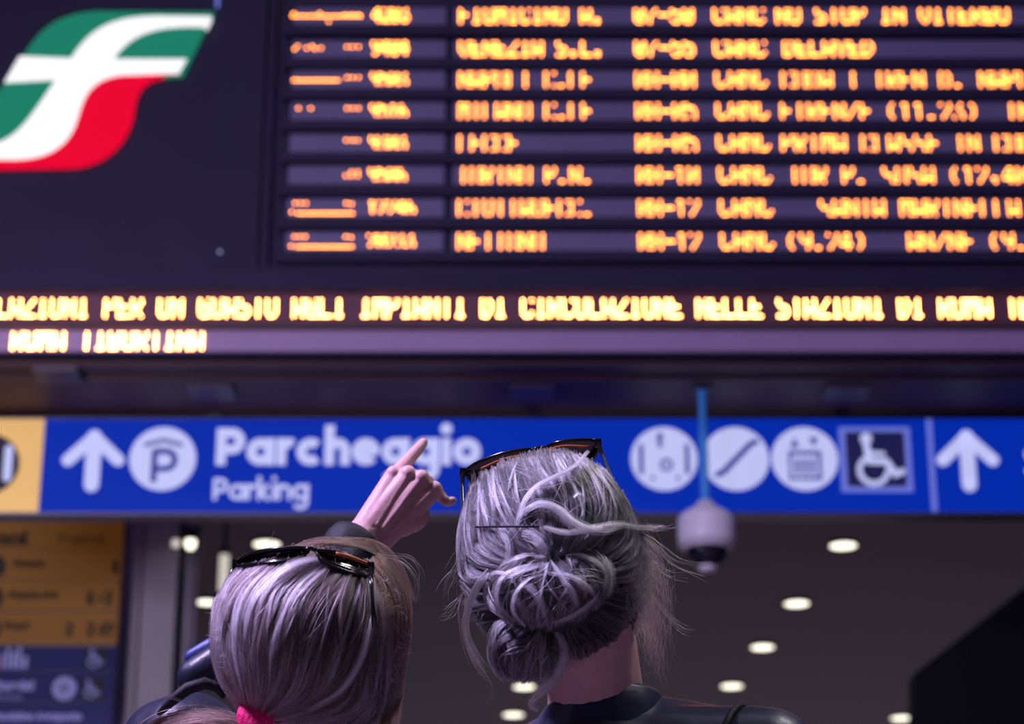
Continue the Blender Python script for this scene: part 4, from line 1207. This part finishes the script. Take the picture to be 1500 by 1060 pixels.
sl.append(family(HLF, Tg, 1500, 0.000, 0.004, thick=0.006, clump=0.5, nclump=14, jit=1.2, frizz=1.0, ridge=0.003, wob=2.0))
hair_obj('side_strands', sl, M['hair_auburn'], hair_l, 0.00028)
hair_obj('combed_strands', [comb_back(HL, 2600, 1, -0.004)], M['hair_auburn'], hair_l)
K = []
def gl(u):
    G = [catmull(g, NP) for g in Ag]; x = u * (len(G) - 1); i = min(int(x), len(G) - 2); f = x - i
    return G[i] * (1 - f) + G[i + 1] * f
K += scatter_locks(HL, Ag, 55, ns=(6, 30), width=(1.5, 5.0), lift=(0.004, 0.011), tr=(0.35, 1.0), drift=0.05, wig=3.0, u1=0.75)
K += scatter_locks(HL, Ag, 70, ns=(8, 36), width=(2.0, 6.0), lift=(0.006, 0.013), tr=(0.3, 0.85), drift=0.04, wig=3.0, u0=0.0, u1=0.5)  # extra pale locks on the left half paint in the violet highlights
K.append(lock(HL, [(470, 815), (440, 822), (410, 838), (392, 862)], 120, 6, [0.008, 0.012, 0.010]))
K.append(lock(HL, [(545, 900), (530, 960), (500, 1010), (450, 1040)], 120, 5, [0.008, 0.012, 0.010]))
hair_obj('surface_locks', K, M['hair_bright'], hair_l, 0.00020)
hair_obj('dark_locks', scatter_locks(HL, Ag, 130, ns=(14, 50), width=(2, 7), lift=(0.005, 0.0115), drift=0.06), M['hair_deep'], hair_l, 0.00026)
# ponytail swept over her left shoulder
PT = Shell(cL + AX[1] * -0.12 - AX[2] * 0.05 + AX[0] * -0.06, (0.10, 0.05, 0.05))
pt = [lock(PT, [(368, 1066), (335, 1056), (300, 1052), (262, 1056), (228, 1068), (195, 1095)], 600, 13, [0.002, 0.006, 0.004], taper=(.5, 1, .9), spread=5),
      lock(PT, [(370, 1062), (350, 1085), (335, 1120), (330, 1180)], 500, 18, [0.002, 0.006, 0.004], taper=(.5, 1, .9), spread=5)]
hair_obj('ponytail', pt, M['hair_chestnut'], hair_l, 0.00028)
b = MB()
tp = HL.place(np.array([[374.0, 1044.0], [374.0, 1068.0]]), np.array([0.012, 0.012]))
q0, q1 = Vector(tp[0]), Vector(tp[1]); q0 += (q0 - q1) * 0.05
b.tube([q0, q0 * .9 + q1 * .1, q0 * .6 + q1 * .4, q0 * .2 + q1 * .8, q1], [0.014, 0.0195, 0.0205, 0.0195, 0.014], 22)
b.build('hair_tie', M['pink'], hair_l, True)
lo = []
for k in range(190):
    a0 = rng.uniform(0, 2 * math.pi); x0_ = 455 + 142 * math.cos(a0) * rng.uniform(.85, 1.0); y0_ = 930 + 134 * math.sin(a0) * rng.uniform(.85, 1.0)
    dx_ = math.cos(a0) * rng.uniform(3, 20); dy_ = rng.uniform(-8, 26)
    lo.append(lock(HL, [(x0_, y0_), (x0_ + dx_ * .7, y0_ + dy_ * .4), (x0_ + dx_, y0_ + dy_)], 1, 1, [0.002, 0.008, 0.01], wave=1.0, jit=1))
for g in ([(555, 815), (590, 822), (612, 850), (610, 885)], [(560, 812), (600, 815), (618, 840), (608, 870)], [(400, 805), (398, 790), (404, 778)], [(300, 1040), (250, 1020), (222, 1012)]):
    lo.append(lock(HL, g, 5, 4, [0.002, 0.004, 0.002], wave=1, jit=2, spread=4))
lo += scatter_locks(HL, Ag, 80, ns=(1, 3), width=(0.5, 3.0), lift=(0.008, 0.016), tr=(0.25, 0.8), drift=0.09, wig=4.0)
hair_obj('loose_strands', lo, M['hair_bright'], hair_l, 0.00016)


# ---------------------------------------------------------------- sunglasses on both heads
def glasses(lab, lensL, lensR, bridge, arms_, ya_, yb_, yarm, shell, ride=False):
    """outlines in photo-plane pixels; upper rim nearer (ya_), lower rim further away (yb_)"""
    allp = lensL + lensR
    top_ = min(p[1] for p in allp); bot = max(p[1] for p in allp)
    def P3(p, lens):
        lo_, hi_ = min(q[1] for q in lens), max(q[1] for q in lens)
        if ride: return Vector(shell.place(np.array(p[:2], float), np.array(0.016 - 0.008 * (p[1] - lo_) / (hi_ - lo_))))
        return at(p[0], p[1], ya_ + (yb_ - ya_) * (p[1] - lo_) / (hi_ - lo_))
    mid = P3(lensL[0], lensL)
    g = tag(empty('sunglasses', mid), lab, 'sunglasses')
    for lens in (lensL, lensR):
        pts = [P3(p, lens) for p in catmull(lens + [lens[0]], 29)[:-1].tolist()]
        cen = sum(pts, Vector()) / len(pts)
        b = MB(); n = len(pts)
        dy = Vector((0, 0.0022, -0.0008))
        bul = Vector((0, 0.004, 0.003))
        inner = [cen + (p - cen) * 0.55 + bul * .8 for p in pts]
        vs = [p for p in pts] + inner + [cen + bul] + [p + dy for p in pts] + [p + dy for p in inner] + [cen + bul + dy]
        fs = []
        for k in range(n):
            k2 = (k + 1) % n
            fs += [(k, k2, n + k2, n + k), (n + k, n + k2, 2 * n)]
            o_ = 2 * n + 1
            fs += [(o_ + k2, o_ + k, o_ + n + k, o_ + n + k2), (o_ + n + k2, o_ + n + k, o_ + 2 * n), (k2, k, o_ + k, o_ + k2)]
        b.add(vs, fs); b.build('lens', M['glass_lens'], g, True)
        b = MB(); b.tube(pts + [pts[0], pts[1]], 0.0021, 8); b.build('rim', M['glass_frame'], g, True)
    b = MB(); b.tube([Vector(shell.place(np.array([x, y], float), np.array(0.016))) if ride else at(x, y, ya_ + 0.004) for x, y in bridge], 0.0026, 8); b.build('bridge', M['glass_frame'], g, True)
    for ln in arms_:
        b = MB(); m_ = len(ln)
        ps = [at(x, y, ya_ + (yarm - ya_) * k / (m_ - 1)) for k, (x, y) in enumerate(ln)]
        if ride:
            sp = shell.place(np.array(ln, float), np.full(len(ln), 0.0210 if ln[0][0] > 450 else -0.004)); ps = [Vector(q) for q in sp]
        b.tube(ps, [0.0030] + [0.0022] * (m_ - 2) + [0.0032], 8); b.build('temple_arm', M['glass_frame'], g, True)
        b = MB(); q = ps[0]; b.box(q.x - .004, q.x + .004, q.y - .003, q.y + .003, q.z - .005, q.z + .005, .0012); b.build('hinge', M['glass_frame'], g)
    return g, P3


g1, P3 = glasses('dark sunglasses pushed up on the grey hair of the woman with the bun',
                 [(680, 690), (700, 677), (735, 664), (770, 658), (784, 660), (775, 672), (745, 692), (715, 708), (694, 708)],
                 [(794, 658), (815, 648), (845, 644), (872, 645), (878, 653), (870, 670), (852, 682), (825, 678), (804, 668)],
                 [(780, 660), (788, 655.5), (797, 656)],
                 [[(678, 692), (677, 715), (678, 745), (680, 780)], [(876, 649), (885, 672), (895, 698), (908, 730)]], 2.655, 2.715, 2.60, HR)
for line in ([(705, 686), (735, 673), (765, 666)], [(798, 660), (825, 653), (862, 654)]):
    b = MB(); b.tube([at(x, y, 2.653) for x, y in catmull(line, 9)], 0.0013, 6); tag(b.build('inner_rim', M['glass_brown'], g1, True), 'amber inner rim')
g2, P3 = glasses('dark sunglasses resting on the brown hair above the pink hair tie',
                 [(345, 824), (362, 813), (395, 805), (430, 802), (450, 804), (446, 816), (415, 822), (375, 826), (354, 830)],
                 [(462, 806), (490, 808), (520, 817), (545, 828), (546, 838), (530, 842), (500, 834), (472, 822)],
                 [(447, 805), (455, 803), (464, 806)],
                 [[(346, 826), (334, 850), (326, 880)], [(543, 830), (544, 858), (546, 888), (549, 918)]], 2.575, 2.61, 2.53, HL, True)
b = MB(); b.tube([Vector(HL.place(np.array([x, y], float), np.array(0.0185))) for x, y in catmull([(492, 810), (520, 818), (544, 828)], 9)], 0.0020, 6); tag(b.build('inner_rim', M['glass_brown'], g2, True), 'amber inner rim')
